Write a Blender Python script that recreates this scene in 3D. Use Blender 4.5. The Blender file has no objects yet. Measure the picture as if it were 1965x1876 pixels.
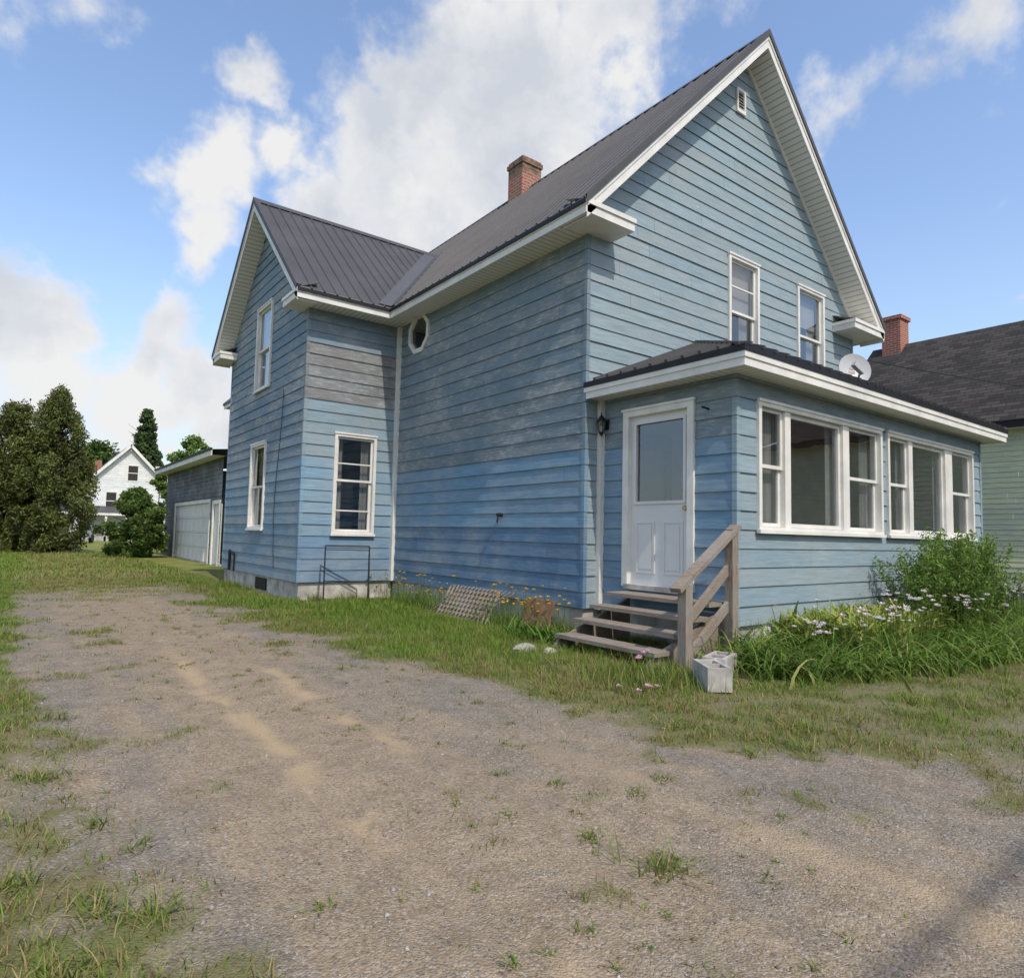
import bpy, math, numpy as np, random
from mathutils import Vector, Matrix
R=np.random.RandomState(7); random.seed(7)
scn=bpy.context.scene
scn.view_settings.view_transform='Standard'
try: scn.view_settings.look='None'
except Exception: pass
scn.view_settings.exposure=0
# ---------------- node helpers
def newmat(name):
    m=bpy.data.materials.new(name);m.use_nodes=True
    nt=m.node_tree;b=nt.nodes['Principled BSDF'];return m,nt,b
def N(nt,t,**kw):
    n=nt.nodes.new(t)
    for k,v in kw.items(): setattr(n,k,v)
    return n
def lk(nt,a,b): nt.links.new(a,b)
def mixc(nt,f,a,b,bt='MIX'):
    n=nt.nodes.new('ShaderNodeMix');n.data_type='RGBA';n.blend_type=bt
    for s,v in ((0,f),(6,a),(7,b)):
        if isinstance(v,(int,float)): n.inputs[s].default_value=v
        elif isinstance(v,tuple): n.inputs[s].default_value=(*v[:3],1)
        else: nt.links.new(v,n.inputs[s])
    return n.outputs[2]
def mth(nt,op,a,b=None,c=None,clamp=False):
    n=nt.nodes.new('ShaderNodeMath');n.operation=op;n.use_clamp=clamp
    for i,v in enumerate((a,b,c)):
        if v is None: continue
        if isinstance(v,(int,float)): n.inputs[i].default_value=v
        else: nt.links.new(v,n.inputs[i])
    return n.outputs[0]
def mapr(nt,v,a,b,c=0,d=1,smooth=False):
    n=nt.nodes.new('ShaderNodeMapRange')
    if smooth:n.interpolation_type='SMOOTHSTEP'
    nt.links.new(v,n.inputs[0])
    for i,x in enumerate((a,b,c,d)): n.inputs[i+1].default_value=x
    return n.outputs[0]
def noise(nt,scale,detail=4,rough=.55,vec=None,sc=None):
    g=nt.nodes.new('ShaderNodeNewGeometry') if vec is None else None
    v=g.outputs['Position'] if vec is None else vec
    if sc is not None:
        mp=nt.nodes.new('ShaderNodeVectorMath');mp.operation='MULTIPLY';nt.links.new(v,mp.inputs[0]);mp.inputs[1].default_value=sc;v=mp.outputs[0]
    n=nt.nodes.new('ShaderNodeTexNoise');n.inputs['Scale'].default_value=scale;n.inputs['Detail'].default_value=detail;n.inputs['Roughness'].default_value=rough
    nt.links.new(v,n.inputs['Vector']);return n.outputs['Fac']
def bump(nt,b,h,strength=.3,dist=.01):
    n=nt.nodes.new('ShaderNodeBump');n.inputs['Strength'].default_value=strength;n.inputs['Distance'].default_value=dist
    nt.links.new(h,n.inputs['Height']);nt.links.new(n.outputs[0],b.inputs['Normal'])
def simple(name,col,rough=.6,var=.12,scale=3,metal=0,sc=None,bmp=0,bscale=60,spec=.5):
    m,nt,b=newmat(name)
    f=noise(nt,scale,4,.6,sc=sc)
    f2=mapr(nt,f,.25,.75,1-var*1.6,1+var)
    n=N(nt,'ShaderNodeVectorMath',operation='SCALE');n.inputs[0].default_value=col;lk(nt,f2,n.inputs['Scale'])
    lk(nt,n.outputs[0],b.inputs['Base Color']);b.inputs['Roughness'].default_value=rough;b.inputs['Metallic'].default_value=metal
    b.inputs['Specular IOR Level'].default_value=spec
    if bmp: bump(nt,b,noise(nt,bscale,3),bmp,.005)
    return m
# ---------------- materials
def siding_mat():
    m,nt,b=newmat('painted_siding')
    a=N(nt,'ShaderNodeAttribute',attribute_name='Col')
    streak=noise(nt,7,3,.65,sc=(.35,.35,5))
    fine=noise(nt,17,4,.75,sc=(.28,.28,2.6))
    patch=noise(nt,.9,5,.7,sc=(1,1,2.0))
    c=a.outputs['Color']
    k=mapr(nt,streak,.3,.7,.82,1.15)
    v=N(nt,'ShaderNodeVectorMath',operation='SCALE');lk(nt,c,v.inputs[0]);lk(nt,k,v.inputs['Scale'])
    w2=mth(nt,'MULTIPLY',a.outputs['Alpha'],mapr(nt,patch,.42,.62,0,.7),clamp=True)
    c3=mixc(nt,w2,v.outputs[0],(.15,.16,.165))
    mk=mth(nt,'ADD',mth(nt,'MULTIPLY',fine,.9),mth(nt,'MULTIPLY',patch,.45))
    w=mth(nt,'MULTIPLY',a.outputs['Alpha'],mapr(nt,mk,.70,.79,0,.85),clamp=True)
    c2=mixc(nt,w,c3,(.37,.385,.385))
    fd=mixc(nt,mapr(nt,patch,.44,.64,0,.32),c2,(.36,.41,.43))
    chip=mapr(nt,mk,.84,.88,0,.8)
    fd=mixc(nt,chip,fd,(.52,.50,.45))
    lk(nt,fd,b.inputs['Base Color']);b.inputs['Roughness'].default_value=.65
    b.inputs['Specular IOR Level'].default_value=.2
    bump(nt,b,fine,.45,.006);return m
M={}
M['siding']=siding_mat()
M['white']=simple('white_painted_trim',(.75,.73,.68),.5,.12,2.5,spec=.3)
def soffit_mat():
    m,nt,b=newmat('white_vinyl_soffit')
    a=N(nt,'ShaderNodeAttribute',attribute_name='Col')
    n=N(nt,'ShaderNodeTexWave',wave_type='BANDS',bands_direction='X');n.inputs['Scale'].default_value=3.2
    lk(nt,a.outputs['Color'],n.inputs['Vector'])
    f=mapr(nt,n.outputs['Fac'],.0,.18,.5,1)
    v=N(nt,'ShaderNodeVectorMath',operation='SCALE');v.inputs[0].default_value=(.72,.70,.63);lk(nt,f,v.inputs['Scale']);lk(nt,v.outputs[0],b.inputs['Base Color']);b.inputs['Roughness'].default_value=.5
    return m
M['soffit']=soffit_mat()
M['metal']=simple('dark_metal_roofing',(.084,.080,.081),.55,.12,1.5,spec=.25)
M['black']=simple('black_metal_trim',(.014,.014,.016),.5,.1,3,spec=.3)
M['flash']=simple('roof_flashing',(.10,.10,.105),.5,.1,2,spec=.3)
M['door']=simple('white_steel_door',(.70,.69,.67),.45,.05,2)
M['concrete']=simple('weathered_concrete',(.50,.47,.43),.9,.4,3.5,bmp=.5,bscale=40,spec=.2)
M['darkfill']=simple('dark_interior',(.035,.03,.027),.9,.1)  # near-black fill colour, mainly painted-in darkness for unlit depth behind windows
M['panel']=simple('interior_panelling',(.50,.38,.27),.7,.1)
M['curtain']=simple('curtain_fabric',(.46,.45,.43),.9,.1)
M['brass']=simple('door_knob_metal',(.35,.28,.16),.3,.1,metal=1)
M['dish']=simple('dish_grey_paint',(.48,.48,.48),.45,.05)
M['dishm']=simple('dish_mark',(.30,.24,.25),.5,.05)
M['rust']=simple('rusty_brown_board',(.22,.12,.065),.8,.3,6)
M['greensid']=simple('pale_green_siding',(.58,.62,.45),.6,.06)
def woodmat(name,c1,c2,sc):
    m,nt,b=newmat(name)
    f=noise(nt,14,5,.7,sc=sc);g=noise(nt,3,3,.5)
    c=mixc(nt,mapr(nt,f,.35,.65),c1,c2);c=mixc(nt,mapr(nt,g,.4,.7,0,.5),c,(.32,.30,.27))
    lk(nt,c,b.inputs['Base Color']);b.inputs['Roughness'].default_value=.9;b.inputs['Specular IOR Level'].default_value=.2;bump(nt,b,f,.5,.004);return m
M['wood']=woodmat('weathered_wood',(.15,.115,.09),(.35,.29,.23),(8,.6,8))
M['woodv']=woodmat('weathered_wood_post',(.15,.115,.09),(.35,.29,.23),(6,6,.5))
def glassmat():
    m=bpy.data.materials.new('window_glass');m.use_nodes=True;nt=m.node_tree;nt.nodes.clear()
    o=N(nt,'ShaderNodeOutputMaterial');mx=N(nt,'ShaderNodeMixShader');t=N(nt,'ShaderNodeBsdfTransparent');g=N(nt,'ShaderNodeBsdfGlossy')
    t.inputs[0].default_value=(.72,.73,.73,1);g.inputs['Roughness'].default_value=.01;g.inputs[0].default_value=(.9,.95,1,1)
    ge=N(nt,'ShaderNodeNewGeometry');dt=N(nt,'ShaderNodeVectorMath',operation='DOT_PRODUCT');lk(nt,ge.outputs['Normal'],dt.inputs[0]);lk(nt,ge.outputs['Incoming'],dt.inputs[1])
    cs=mth(nt,'ABSOLUTE',dt.outputs['Value']);p5=mth(nt,'POWER',mth(nt,'SUBTRACT',1.0,cs),4.0)
    f=mth(nt,'ADD',mth(nt,'MULTIPLY',p5,.85),.16,clamp=True)
    nn=noise(nt,2.0,1);bp=N(nt,'ShaderNodeBump');bp.inputs['Strength'].default_value=.06;bp.inputs['Distance'].default_value=.05;lk(nt,nn,bp.inputs['Height']);lk(nt,bp.outputs[0],g.inputs['Normal'])
    lk(nt,f,mx.inputs[0]);lk(nt,t.outputs[0],mx.inputs[1]);lk(nt,g.outputs[0],mx.inputs[2]);lk(nt,mx.outputs[0],o.inputs[0]);return m
M['glass']=glassmat()
def brickmat(name,red,tan,zs):
    m,nt,b=newmat(name)
    g=N(nt,'ShaderNodeNewGeometry');s=N(nt,'ShaderNodeSeparateXYZ');lk(nt,g.outputs['Position'],s.inputs[0])
    cb=N(nt,'ShaderNodeCombineXYZ');lk(nt,mth(nt,'ADD',s.outputs[0],s.outputs[1]),cb.inputs[0]);lk(nt,s.outputs[2],cb.inputs[1])
    t=N(nt,'ShaderNodeTexBrick');lk(nt,cb.outputs[0],t.inputs['Vector']);t.inputs['Scale'].default_value=1
    t.inputs['Brick Width'].default_value=.21;t.inputs['Row Height'].default_value=.072;t.inputs['Mortar Size'].default_value=.008
    t.inputs['Mortar'].default_value=(.38,.35,.31,1);t.inputs['Bias'].default_value=.0
    t.inputs['Color1'].default_value=(*red,1);t.inputs['Color2'].default_value=(*tan,1)
    d=mixc(nt,mapr(nt,noise(nt,9,3),.42,.58),(.26,.16,.09),(.07,.05,.04),'MIX')
    d2=mixc(nt,mapr(nt,s.outputs[2],zs-.1,zs+.1,.0,.8),t.outputs['Color'],d)
    lk(nt,d2,b.inputs['Base Color']);b.inputs['Roughness'].default_value=.9;bump(nt,b,t.outputs['Fac'],-.5,.01);return m
M['brick']=brickmat('chimney_brick',(.38,.08,.05),(.28,.15,.09),9.72)
M['brick2']=brickmat('red_brick',(.36,.09,.045),(.27,.07,.035),50)
def shingle():
    m,nt,b=newmat('asphalt_shingles')
    g=N(nt,'ShaderNodeNewGeometry');s=N(nt,'ShaderNodeSeparateXYZ');lk(nt,g.outputs['Position'],s.inputs[0])
    cb=N(nt,'ShaderNodeCombineXYZ');lk(nt,s.outputs[1],cb.inputs[0]);lk(nt,s.outputs[2],cb.inputs[1])
    t=N(nt,'ShaderNodeTexBrick');lk(nt,cb.outputs[0],t.inputs['Vector']);t.inputs['Scale'].default_value=1
    t.inputs['Brick Width'].default_value=.3;t.inputs['Row Height'].default_value=.1;t.inputs['Mortar Size'].default_value=.006
    t.inputs['Mortar'].default_value=(.014,.013,.013,1);t.inputs['Color1'].default_value=(.04,.036,.034,1);t.inputs['Color2'].default_value=(.08,.072,.066,1)
    lk(nt,t.outputs['Color'],b.inputs['Base Color']);b.inputs['Roughness'].default_value=.9;b.inputs['Specular IOR Level'].default_value=.15;return m
M['shingle']=shingle()
def attrmat(name,trans=.25,rough=.6):
    m=bpy.data.materials.new(name);m.use_nodes=True;nt=m.node_tree;b=nt.nodes['Principled BSDF'];o=nt.nodes['Material Output']
    a=N(nt,'ShaderNodeAttribute',attribute_name='Col');lk(nt,a.outputs['Color'],b.inputs['Base Color']);b.inputs['Roughness'].default_value=rough
    b.inputs['Specular IOR Level'].default_value=.2
    if trans:
        t=N(nt,'ShaderNodeBsdfTranslucent');lk(nt,a.outputs['Color'],t.inputs[0]);mx=N(nt,'ShaderNodeMixShader');mx.inputs[0].default_value=trans
        lk(nt,b.outputs[0],mx.inputs[1]);lk(nt,t.outputs[0],mx.inputs[2]);lk(nt,mx.outputs[0],o.inputs[0])
    return m
M['leaf']=attrmat('foliage',.3)
M['plain']=attrmat('tinted',0)
M['bark']=simple('bark',(.12,.09,.07),.9,.3,6)
# ---------------- mesh builder
class MB:
    def __init__(s): s.v=[];s.f=[];s.m=[];s.c=[];s.mats=[]
    def mi(s,k):
        if k not in s.mats: s.mats.append(k)
        return s.mats.index(k)
    def face(s,pts,mat,col=(1,1,1,0)):
        n=len(s.v);s.v+= [tuple(p) for p in pts];s.f.append(tuple(range(n,n+len(pts))));s.m.append(s.mi(mat))
        if isinstance(col[0],(tuple,list)): s.c+=[tuple(q) for q in col]
        else: s.c+=[tuple(col)]*len(pts)
    def hexa(s,p,mat,col=(1,1,1,0)):
        for q in ((0,3,2,1),(4,5,6,7),(0,1,5,4),(1,2,6,5),(2,3,7,6),(3,0,4,7)): s.face([p[i] for i in q],mat,col)
    def box(s,x0,x1,y0,y1,z0,z1,mat,col=(1,1,1,0)):
        s.hexa([(x0,y0,z0),(x1,y0,z0),(x1,y1,z0),(x0,y1,z0),(x0,y0,z1),(x1,y0,z1),(x1,y1,z1),(x0,y1,z1)],mat,col)
    def beam(s,a,b,w,h,mat,up=(0,0,1),col=(1,1,1,0)):
        a=Vector(a);b=Vector(b);d=(b-a).normalized();r=d.cross(Vector(up)).normalized();u=r.cross(d)
        P=[]
        for q in (a,b):
            for i,j in((-1,-1),(1,-1),(1,1),(-1,1)): P.append(q+r*w/2*i+u*h/2*j)
        s.hexa(P,mat,col)
    def tube(s,a,b,r0,r1,mat,n=8,col=(1,1,1,0),cap=True):
        a=Vector(a);b=Vector(b);d=(b-a).normalized();t=Vector((0,0,1)) if abs(d.z)<.9 else Vector((1,0,0))
        r=d.cross(t).normalized();u=r.cross(d)
        A=[a+(r*math.cos(k*2*math.pi/n)+u*math.sin(k*2*math.pi/n))*r0 for k in range(n)]
        B=[b+(r*math.cos(k*2*math.pi/n)+u*math.sin(k*2*math.pi/n))*r1 for k in range(n)]
        for k in range(n): s.face([A[k],A[(k+1)%n],B[(k+1)%n],B[k]],mat,col)
        if cap: s.face(A[::-1],mat,col);s.face(B,mat,col)
    def obj(s,name,parent=None,smooth=False):
        me=bpy.data.meshes.new(name);me.from_pydata(s.v,[],s.f)
        for k in s.mats: me.materials.append(M[k])
        me.polygons.foreach_set('material_index',s.m)
        ca=me.color_attributes.new('Col','FLOAT_COLOR','POINT')
        ca.data.foreach_set('color',np.array([(*c[:3],c[3] if len(c)>3 else 0) for c in s.c],dtype=np.float32).ravel())
        if smooth: me.polygons.foreach_set('use_smooth',[True]*len(s.f))
        me.update();o=bpy.data.objects.new(name,me);scn.collection.objects.link(o)
        if parent:o.parent=parent
        return o
def empty(name):
    e=bpy.data.objects.new(name,None);scn.collection.objects.link(e);return e
def npmesh(name,V,F,C,mat,parent=None,smooth=False):
    me=bpy.data.meshes.new(name);k=F.shape[1]
    me.vertices.add(len(V));me.vertices.foreach_set('co',V.astype(np.float32).ravel())
    me.loops.add(F.size);me.loops.foreach_set('vertex_index',F.astype(np.int32).ravel())
    me.polygons.add(len(F));me.polygons.foreach_set('loop_start',np.arange(0,F.size,k,dtype=np.int32));me.polygons.foreach_set('loop_total',np.full(len(F),k,dtype=np.int32))
    if C is not None:
        ca=me.color_attributes.new('Col','FLOAT_COLOR','POINT');cc=np.ones((len(V),4),np.float32);cc[:,:C.shape[1]]=C;ca.data.foreach_set('color',cc.ravel())
    me.materials.append(mat);me.update(calc_edges=True)
    if smooth: me.polygons.foreach_set('use_smooth',np.ones(len(F),bool))
    o=bpy.data.objects.new(name,me);scn.collection.objects.link(o)
    if parent:o.parent=parent
    return o
# ---------------- noise in numpy
_lat=np.random.RandomState(3).rand(256,256)
def vn(x,y):
    xi=np.floor(x).astype(int);yi=np.floor(y).astype(int);fx=x-xi;fy=y-yi;fx=fx*fx*(3-2*fx);fy=fy*fy*(3-2*fy)
    g=lambda a,b:_lat[a%256,b%256]
    return (g(xi,yi)*(1-fx)+g(xi+1,yi)*fx)*(1-fy)+(g(xi,yi+1)*(1-fx)+g(xi+1,yi+1)*fx)*fy
def fbm(x,y,o=4):
    s=0;a=.5;t=0
    for i in range(o): s=s+a*vn(x*2**i+17*i,y*2**i+31*i);t+=a;a*=.55
    return s/t
def sm(v,a,b):
    t=np.clip((v-a)/(b-a),0,1);return t*t*(3-2*t)
# ================= HOUSE
zs,zt=.321,5.195;W,Lc,P,Ww=7.068,5.264,1.81,5.082;L=16.6
OE,OH=.425,.411;ZE,ZR=5.395,9.495;S=(ZR-ZE)/(W/2+OE)
xp0,xp1,Dp,zpt=.29,7.263,2.023,3.099
ZR2=8.105;OH2=.353;S2=(ZR2-ZE)/(Ww/2+OE)
EXP=.203
house=empty('blue_house')
def intervals(l,r,z,ops):
    iv=[(l,r)]
    for a,b,z0,z1 in ops:
        if z0<z<z1:
            nv=[]
            for p,q in iv:
                if b<=p or a>=q: nv.append((p,q));continue
                if a>p: nv.append((p,a))
                if b<q: nv.append((b,q))
            iv=nv
    return iv
def siding(mb,O,u,n,l,r,z0,z1,colf,ops=(),lf=None,rf=None,e=EXP,t=.016,mat='siding',kinks=()):
    lf=lf or (lambda z:l);rf=rf or (lambda z:r)
    pt=lambda s,d,z:(O[0]+u[0]*s+n[0]*d,O[1]+u[1]*s+n[1]*d,z)
    k=0;zb=z0
    while zb<z1-.005:
        za=zb;zc=min(zb+e,z1);k+=1
        cuts=sorted({za,zc}|{z for o in ops for z in o[2:4] if za<z<zc}|{z for z in kinks if za<z<zc})
        random.seed(int(k*37+O[0]*11+O[1]*5+n[0]*3+500));ofs=random.random()*3.6
        wob=random.uniform(-.004,.004)
        for a,b in zip(cuts[:-1],cuts[1:]):
            if b-a<.002: continue
            mid=(a+b)/2
            L0,R0,L1,R1=lf(a),rf(a),lf(b),rf(b)
            if R0-L0<.02: continue
            for p,q in intervals(l,r,mid,ops):
                js=[p];x=math.floor(l/3.6)*3.6+ofs-3.6
                while x<q:
                    if x>p+.3 and x<q-.3: js.append(x)
                    x+=3.6
                js.append(q)
                for s0,s1 in zip(js[:-1],js[1:]):
                    a0=max(s0,L0);a1=min(s1,R0);b0=max(s0,L1);b1=min(s1,R1)
                    if a1<=a0 and b1<=b0: continue
                    if a1<a0:a0=a1=(b0+b1)/2
                    if b1<b0:b0=b1=(a0+a1)/2
                    if s0!=js[0]: a0+=.003;b0+=.003
                    tt=t+wob*(t/.016)
                    d0=.004+tt*(1-(a-za)/e);d1=.004+tt*(1-(b-za)/e)
                    random.seed(int(k*977+s0*131+O[0]*7+O[1]*3+5))
                    col=colf((s0+s1)/2,za+e/2)
                    mb.face([pt(a0,d0,a),pt(a1,d0,a),pt(b1,d1,b),pt(b0,d1,b)],mat,col)
                    if a==za: mb.face([pt(a0,-.01,a),pt(a1,-.01,a),pt(a1,d0,a),pt(a0,d0,a)],mat,tuple(c*.5 for c in col[:3])+(0,))  # lap underside in halved paint colour, shade painted in to deepen the shadow line
        zb+=e
def jit(c,w,a=.07):
    k=1+random.uniform(-a,a);h=random.uniform(-.012,.012)
    return (max(0,c[0]*k+h),max(0,c[1]*k),max(0,c[2]*k-h),w)
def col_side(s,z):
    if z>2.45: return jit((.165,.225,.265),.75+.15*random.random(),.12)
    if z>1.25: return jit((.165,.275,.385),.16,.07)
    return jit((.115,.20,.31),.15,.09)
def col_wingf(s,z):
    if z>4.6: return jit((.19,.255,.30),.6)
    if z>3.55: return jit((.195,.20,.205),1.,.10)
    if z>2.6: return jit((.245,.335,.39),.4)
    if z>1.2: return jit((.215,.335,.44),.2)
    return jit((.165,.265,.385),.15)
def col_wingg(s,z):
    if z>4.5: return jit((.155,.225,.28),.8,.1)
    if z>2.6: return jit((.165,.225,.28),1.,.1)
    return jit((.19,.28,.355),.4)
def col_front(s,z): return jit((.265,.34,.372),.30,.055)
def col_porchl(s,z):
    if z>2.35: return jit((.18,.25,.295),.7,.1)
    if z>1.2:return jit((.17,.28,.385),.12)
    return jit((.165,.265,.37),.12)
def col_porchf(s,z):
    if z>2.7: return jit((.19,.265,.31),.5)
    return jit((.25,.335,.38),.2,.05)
w=MB()
octc=(4.47,4.91)
siding(w,(0,0),(0,1),(-1,0),0,Lc,zs,zt,col_side,ops=[(octc[0]-.28,octc[0]+.28,octc[1]-.28,octc[1]+.28)])
siding(w,(0,0),(0,1),(-1,0),Lc+Ww,L,zs,zt,col_side)
gs=ZE+S*OE-.27
upw=[(3.08,3.82,4.10,5.73),(5.11,5.93,4.10,5.73)]
siding(w,(0,0),(1,0),(0,-1),0,W,zs,gs+S*W/2-.02,col_front,ops=upw,lf=lambda z:max(0,(z-gs)/S),rf=lambda z:min(W,W-(z-gs)/S),kinks=(gs,))
siding(w,(0,L),(1,0),(0,1),0,W,zs,gs+S*W/2-.02,col_front,lf=lambda z:max(0,(z-gs)/S),rf=lambda z:min(W,W-(z-gs)/S),kinks=(gs,))
siding(w,(W,0),(0,1),(1,0),0,L,zs,zt,col_front)
wfo=[(-1.19,-.49,1.22,2.94)]
siding(w,(0,Lc),(1,0),(0,-1),-P,0,zs,zt,col_wingf,ops=wfo)
gs2=ZE+S2*OE-.25
wgo=[(7.39,8.29,4.2,5.86),(7.39,8.29,1.28,2.95)]
siding(w,(-P,0),(0,1),(-1,0),Lc,Lc+Ww,zs,gs2+S2*Ww/2-.02,col_wingg,ops=wgo,lf=lambda z:max(Lc,Lc+(z-gs2)/S2),rf=lambda z:min(Lc+Ww,Lc+Ww-(z-gs2)/S2),kinks=(gs2,))
siding(w,(0,Lc+Ww),(1,0),(0,1),-P,0,zs,zt,col_wingf)
dop=[(-1.503+.09,-.426-.09,.66,2.74)]
siding(w,(xp0,0),(0,1),(-1,0),-Dp,0,zs,zpt,col_porchl,ops=dop)
pfo=[(.70,3.53,1.38,2.70),(3.80,6.82,1.38,2.70)]
siding(w,(0,-Dp),(1,0),(0,-1),xp0,xp1,zs,zpt,col_porchf,ops=pfo)
siding(w,(xp1,0),(0,1),(1,0),-Dp,0,zs,zpt,col_porchf)
def caps(x,y,sx,sy,z0,z1,cf):
    z=z0
    while z<z1-.02:
        zc=min(z+EXP,z1);random.seed(int(z*100));c=cf(0,z+.1);c=(c[0],c[1],c[2],0)
        t=.025
        xs=sorted((x+sx*t,x-sx*.035));ys=sorted((y+sy*t,y-sy*.035))
        w.box(xs[0],xs[1],ys[0],ys[1],z-.004,zc-.012,'siding',c);z+=EXP
caps(0,0,-1,-1,zs,zt-.01,col_side);caps(-P,Lc,-1,-1,zs,zt-.01,col_wingf);caps(xp0,-Dp,-1,-1,zs,zpt-.01,col_porchf);caps(-P,Lc+Ww,-1,1,zs,zt-.01,col_wingg);caps(xp1,-Dp,1,-1,zs,zpt-.01,col_porchf);caps(W,0,1,-1,zs,zt-.01,col_front)
w.obj('walls',house)
f=MB()
f.box(.03,W-.03,.03,L-.03,-.2,zs,'concrete');f.box(-P+.03,.0,Lc+.03,Lc+Ww-.03,-.2,zs-.002,'concrete')
f.box(xp0+.03,xp1-.03,-Dp+.03,.0,-.2,zs-.004,'concrete')
f.box(-P+.005,-P+.035,7.05,7.75,.04,.27,'black')
f.box(xp0+.5,xp1-.1,-Dp-.0,-Dp+.025,0,zs-.01,'white')
f.obj('foundation',house)
# ----- window kit
class Wall:
    def __init__(s,O,u,n): s.O,s.u,s.n=O,u,n
    def p(s,a,d,z): return (s.O[0]+s.u[0]*a+s.n[0]*d,s.O[1]+s.u[1]*a+s.n[1]*d,z)
    def box(s,mb,a0,a1,d0,d1,z0,z1,mat):
        mb.hexa([s.p(a0,d0,z0),s.p(a1,d0,z0),s.p(a1,d1,z0),s.p(a0,d1,z0),s.p(a0,d0,z1),s.p(a1,d0,z1),s.p(a1,d1,z1),s.p(a0,d1,z1)],mat)
    def q(s,mb,a0,a1,d,z0,z1,mat,col=(1,1,1,0)): mb.face([s.p(a0,d,z0),s.p(a1,d,z0),s.p(a1,d,z1),s.p(a0,d,z1)],mat,col)
def frame(mb,wl,a0,a1,z0,z1,t,d0,d1,mat='white'):
    wl.box(mb,a0,a0+t,d0,d1,z0,z1,mat);wl.box(mb,a1-t,a1,d0,d1,z0,z1,mat)
    wl.box(mb,a0+t,a1-t,d0,d1-.001,z0,z0+t,mat);wl.box(mb,a0+t,a1-t,d0,d1-.001,z1-t,z1,mat)
def sash(mb,wl,a0,a1,z0,z1,kind,hm=None,extra=()):
    if kind=='dh':
        zm=hm if hm else (z0+z1)/2
        frame(mb,wl,a0,a1,zm-.02,z1,.04,-.035,-.005);wl.q(mb,a0+.03,a1-.03,-.02,zm,z1-.03,'glass')
        frame(mb,wl,a0,a1,z0,zm+.02,.045,-.07,-.037);wl.q(mb,a0+.03,a1-.03,-.055,z0+.03,zm,'glass')
    else:
        frame(mb,wl,a0,a1,z0,z1,.05,-.06,-.01);wl.q(mb,a0+.04,a1-.04,-.04,z0+.04,z1-.04,'glass')
    for z in extra: wl.box(mb,a0+.04,a1-.04,-.03,-.008,z-.012,z+.012,'white')
def curtains(mb,wl,a0,a1,z0,z1,side=.3,d=-.16,mat='curtain'):
    for (s0,s1) in ((a0,a0+(a1-a0)*side),(a1-(a1-a0)*side,a1)):
        n=14
        for k in range(n):
            x0=s0+(s1-s0)*k/n;x1=s0+(s1-s0)*(k+1)/n;e0=d+.02*math.sin(k*1.9);e1=d+.02*math.sin((k+1)*1.9)
            mb.face([wl.p(x0,e0,z0),wl.p(x1,e1,z0),wl.p(x1,e1,z1),wl.p(x0,e0,z1)],mat)
def window(name,wl,a0,a1,z0,z1,units,tr=.055,dark=True,cur=0,hm=None,extra=(),blind=0):
    mb=MB()
    frame(mb,wl,a0,a1,z0,z1,tr,-.10,.05)
    wl.box(mb,a0-.02,a1+.02,.03,.075,z0-.02,z0+.02,'white')
    wl.box(mb,a0-.012,a1+.012,.03,.065,z1-.01,z1+.02,'white')
    for k,(p,q,kind) in enumerate(units):
        sash(mb,wl,p,q,z0+tr,z1-tr,kind,hm,extra)
        if k: wl.box(mb,units[k-1][1],p,-.09,.03,z0+tr,z1-tr,'white')
    if dark:
        wl.q(mb,a0-.3,a1+.3,-.6,z0-.3,z1+.3,'darkfill')  # dark sheet painted in place of the unlit room behind the glass
    if cur: curtains(mb,wl,a0+tr,a1-tr,z0+tr,z1-tr,cur)
    if blind: wl.q(mb,a0+tr,a1-tr,-.12,z1-tr-(z1-z0)*blind,z1-tr,'curtain')
    return mb.obj(name,house)
F0=Wall((0,0),(1,0),(0,-1));SW=Wall((0,0),(0,1),(-1,0));WF=Wall((0,Lc),(1,0),(0,-1));WG=Wall((-P,0),(0,1),(-1,0))
PL=Wall((xp0,0),(0,1),(-1,0));PF=Wall((0,-Dp),(1,0),(0,-1))
window('upper_window',F0,3.03,3.87,4.05,5.783,[(3.085,3.815,'dh')],cur=.32,hm=4.88,blind=.45,extra=(5.3,))
window('upper_window',F0,5.06,5.98,4.05,5.783,[(5.115,5.925,'dh')],cur=.3,hm=4.9,blind=.35)
window('wing_window',WF,-1.25,-.43,1.16,3.0,[(-1.195,-.485,'dh')],cur=.24,hm=2.15,extra=(2.46,1.6))
window('wing_gable_window',WG,7.33,8.35,4.12,5.92,[(7.385,8.295,'dh')],cur=.3,hm=5.0,blind=.5)
window('wing_gable_window',WG,7.33,8.35,1.22,3.0,[(7.385,8.295,'dh')],cur=.2,hm=2.1)
window('porch_window',PF,.644,3.583,1.321,2.763,[(.70,1.19,'dh'),(1.31,2.53,'fix'),(2.69,3.527,'dh')],dark=False,hm=2.05)
window('porch_window',PF,3.746,6.870,1.321,2.763,[(3.80,4.44,'dh'),(4.57,5.75,'fix'),(6.02,6.814,'dh')],dark=False,hm=2.05)
pi=MB()
pi.box(xp0+.06,xp1-.06,-Dp+.06,-.03,.55,.62,'rust')
pi.face([(xp0,-.035,.6),(xp1,-.035,.6),(xp1,-.035,3.05),(xp0,-.035,3.05)],'panel')
pi.face([(xp0,-Dp,3.05),(xp1,-Dp,3.05),(xp1,0,3.05),(xp0,0,3.05)],'panel')
pi.face([(xp1-.05,-Dp,.6),(xp1-.05,0,.6),(xp1-.05,0,3.05),(xp1-.05,-Dp,3.05)],'panel')
PFi=PF
for a,b in ((xp0,.70),(3.53,3.80),(6.82,xp1)): PFi.q(pi,a,b,-.06,.6,3.05,'panel')
PFi.q(pi,.7,3.53,-.061,.6,1.38,'panel');PFi.q(pi,3.8,6.82,-.061,.6,1.38,'panel')
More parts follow.
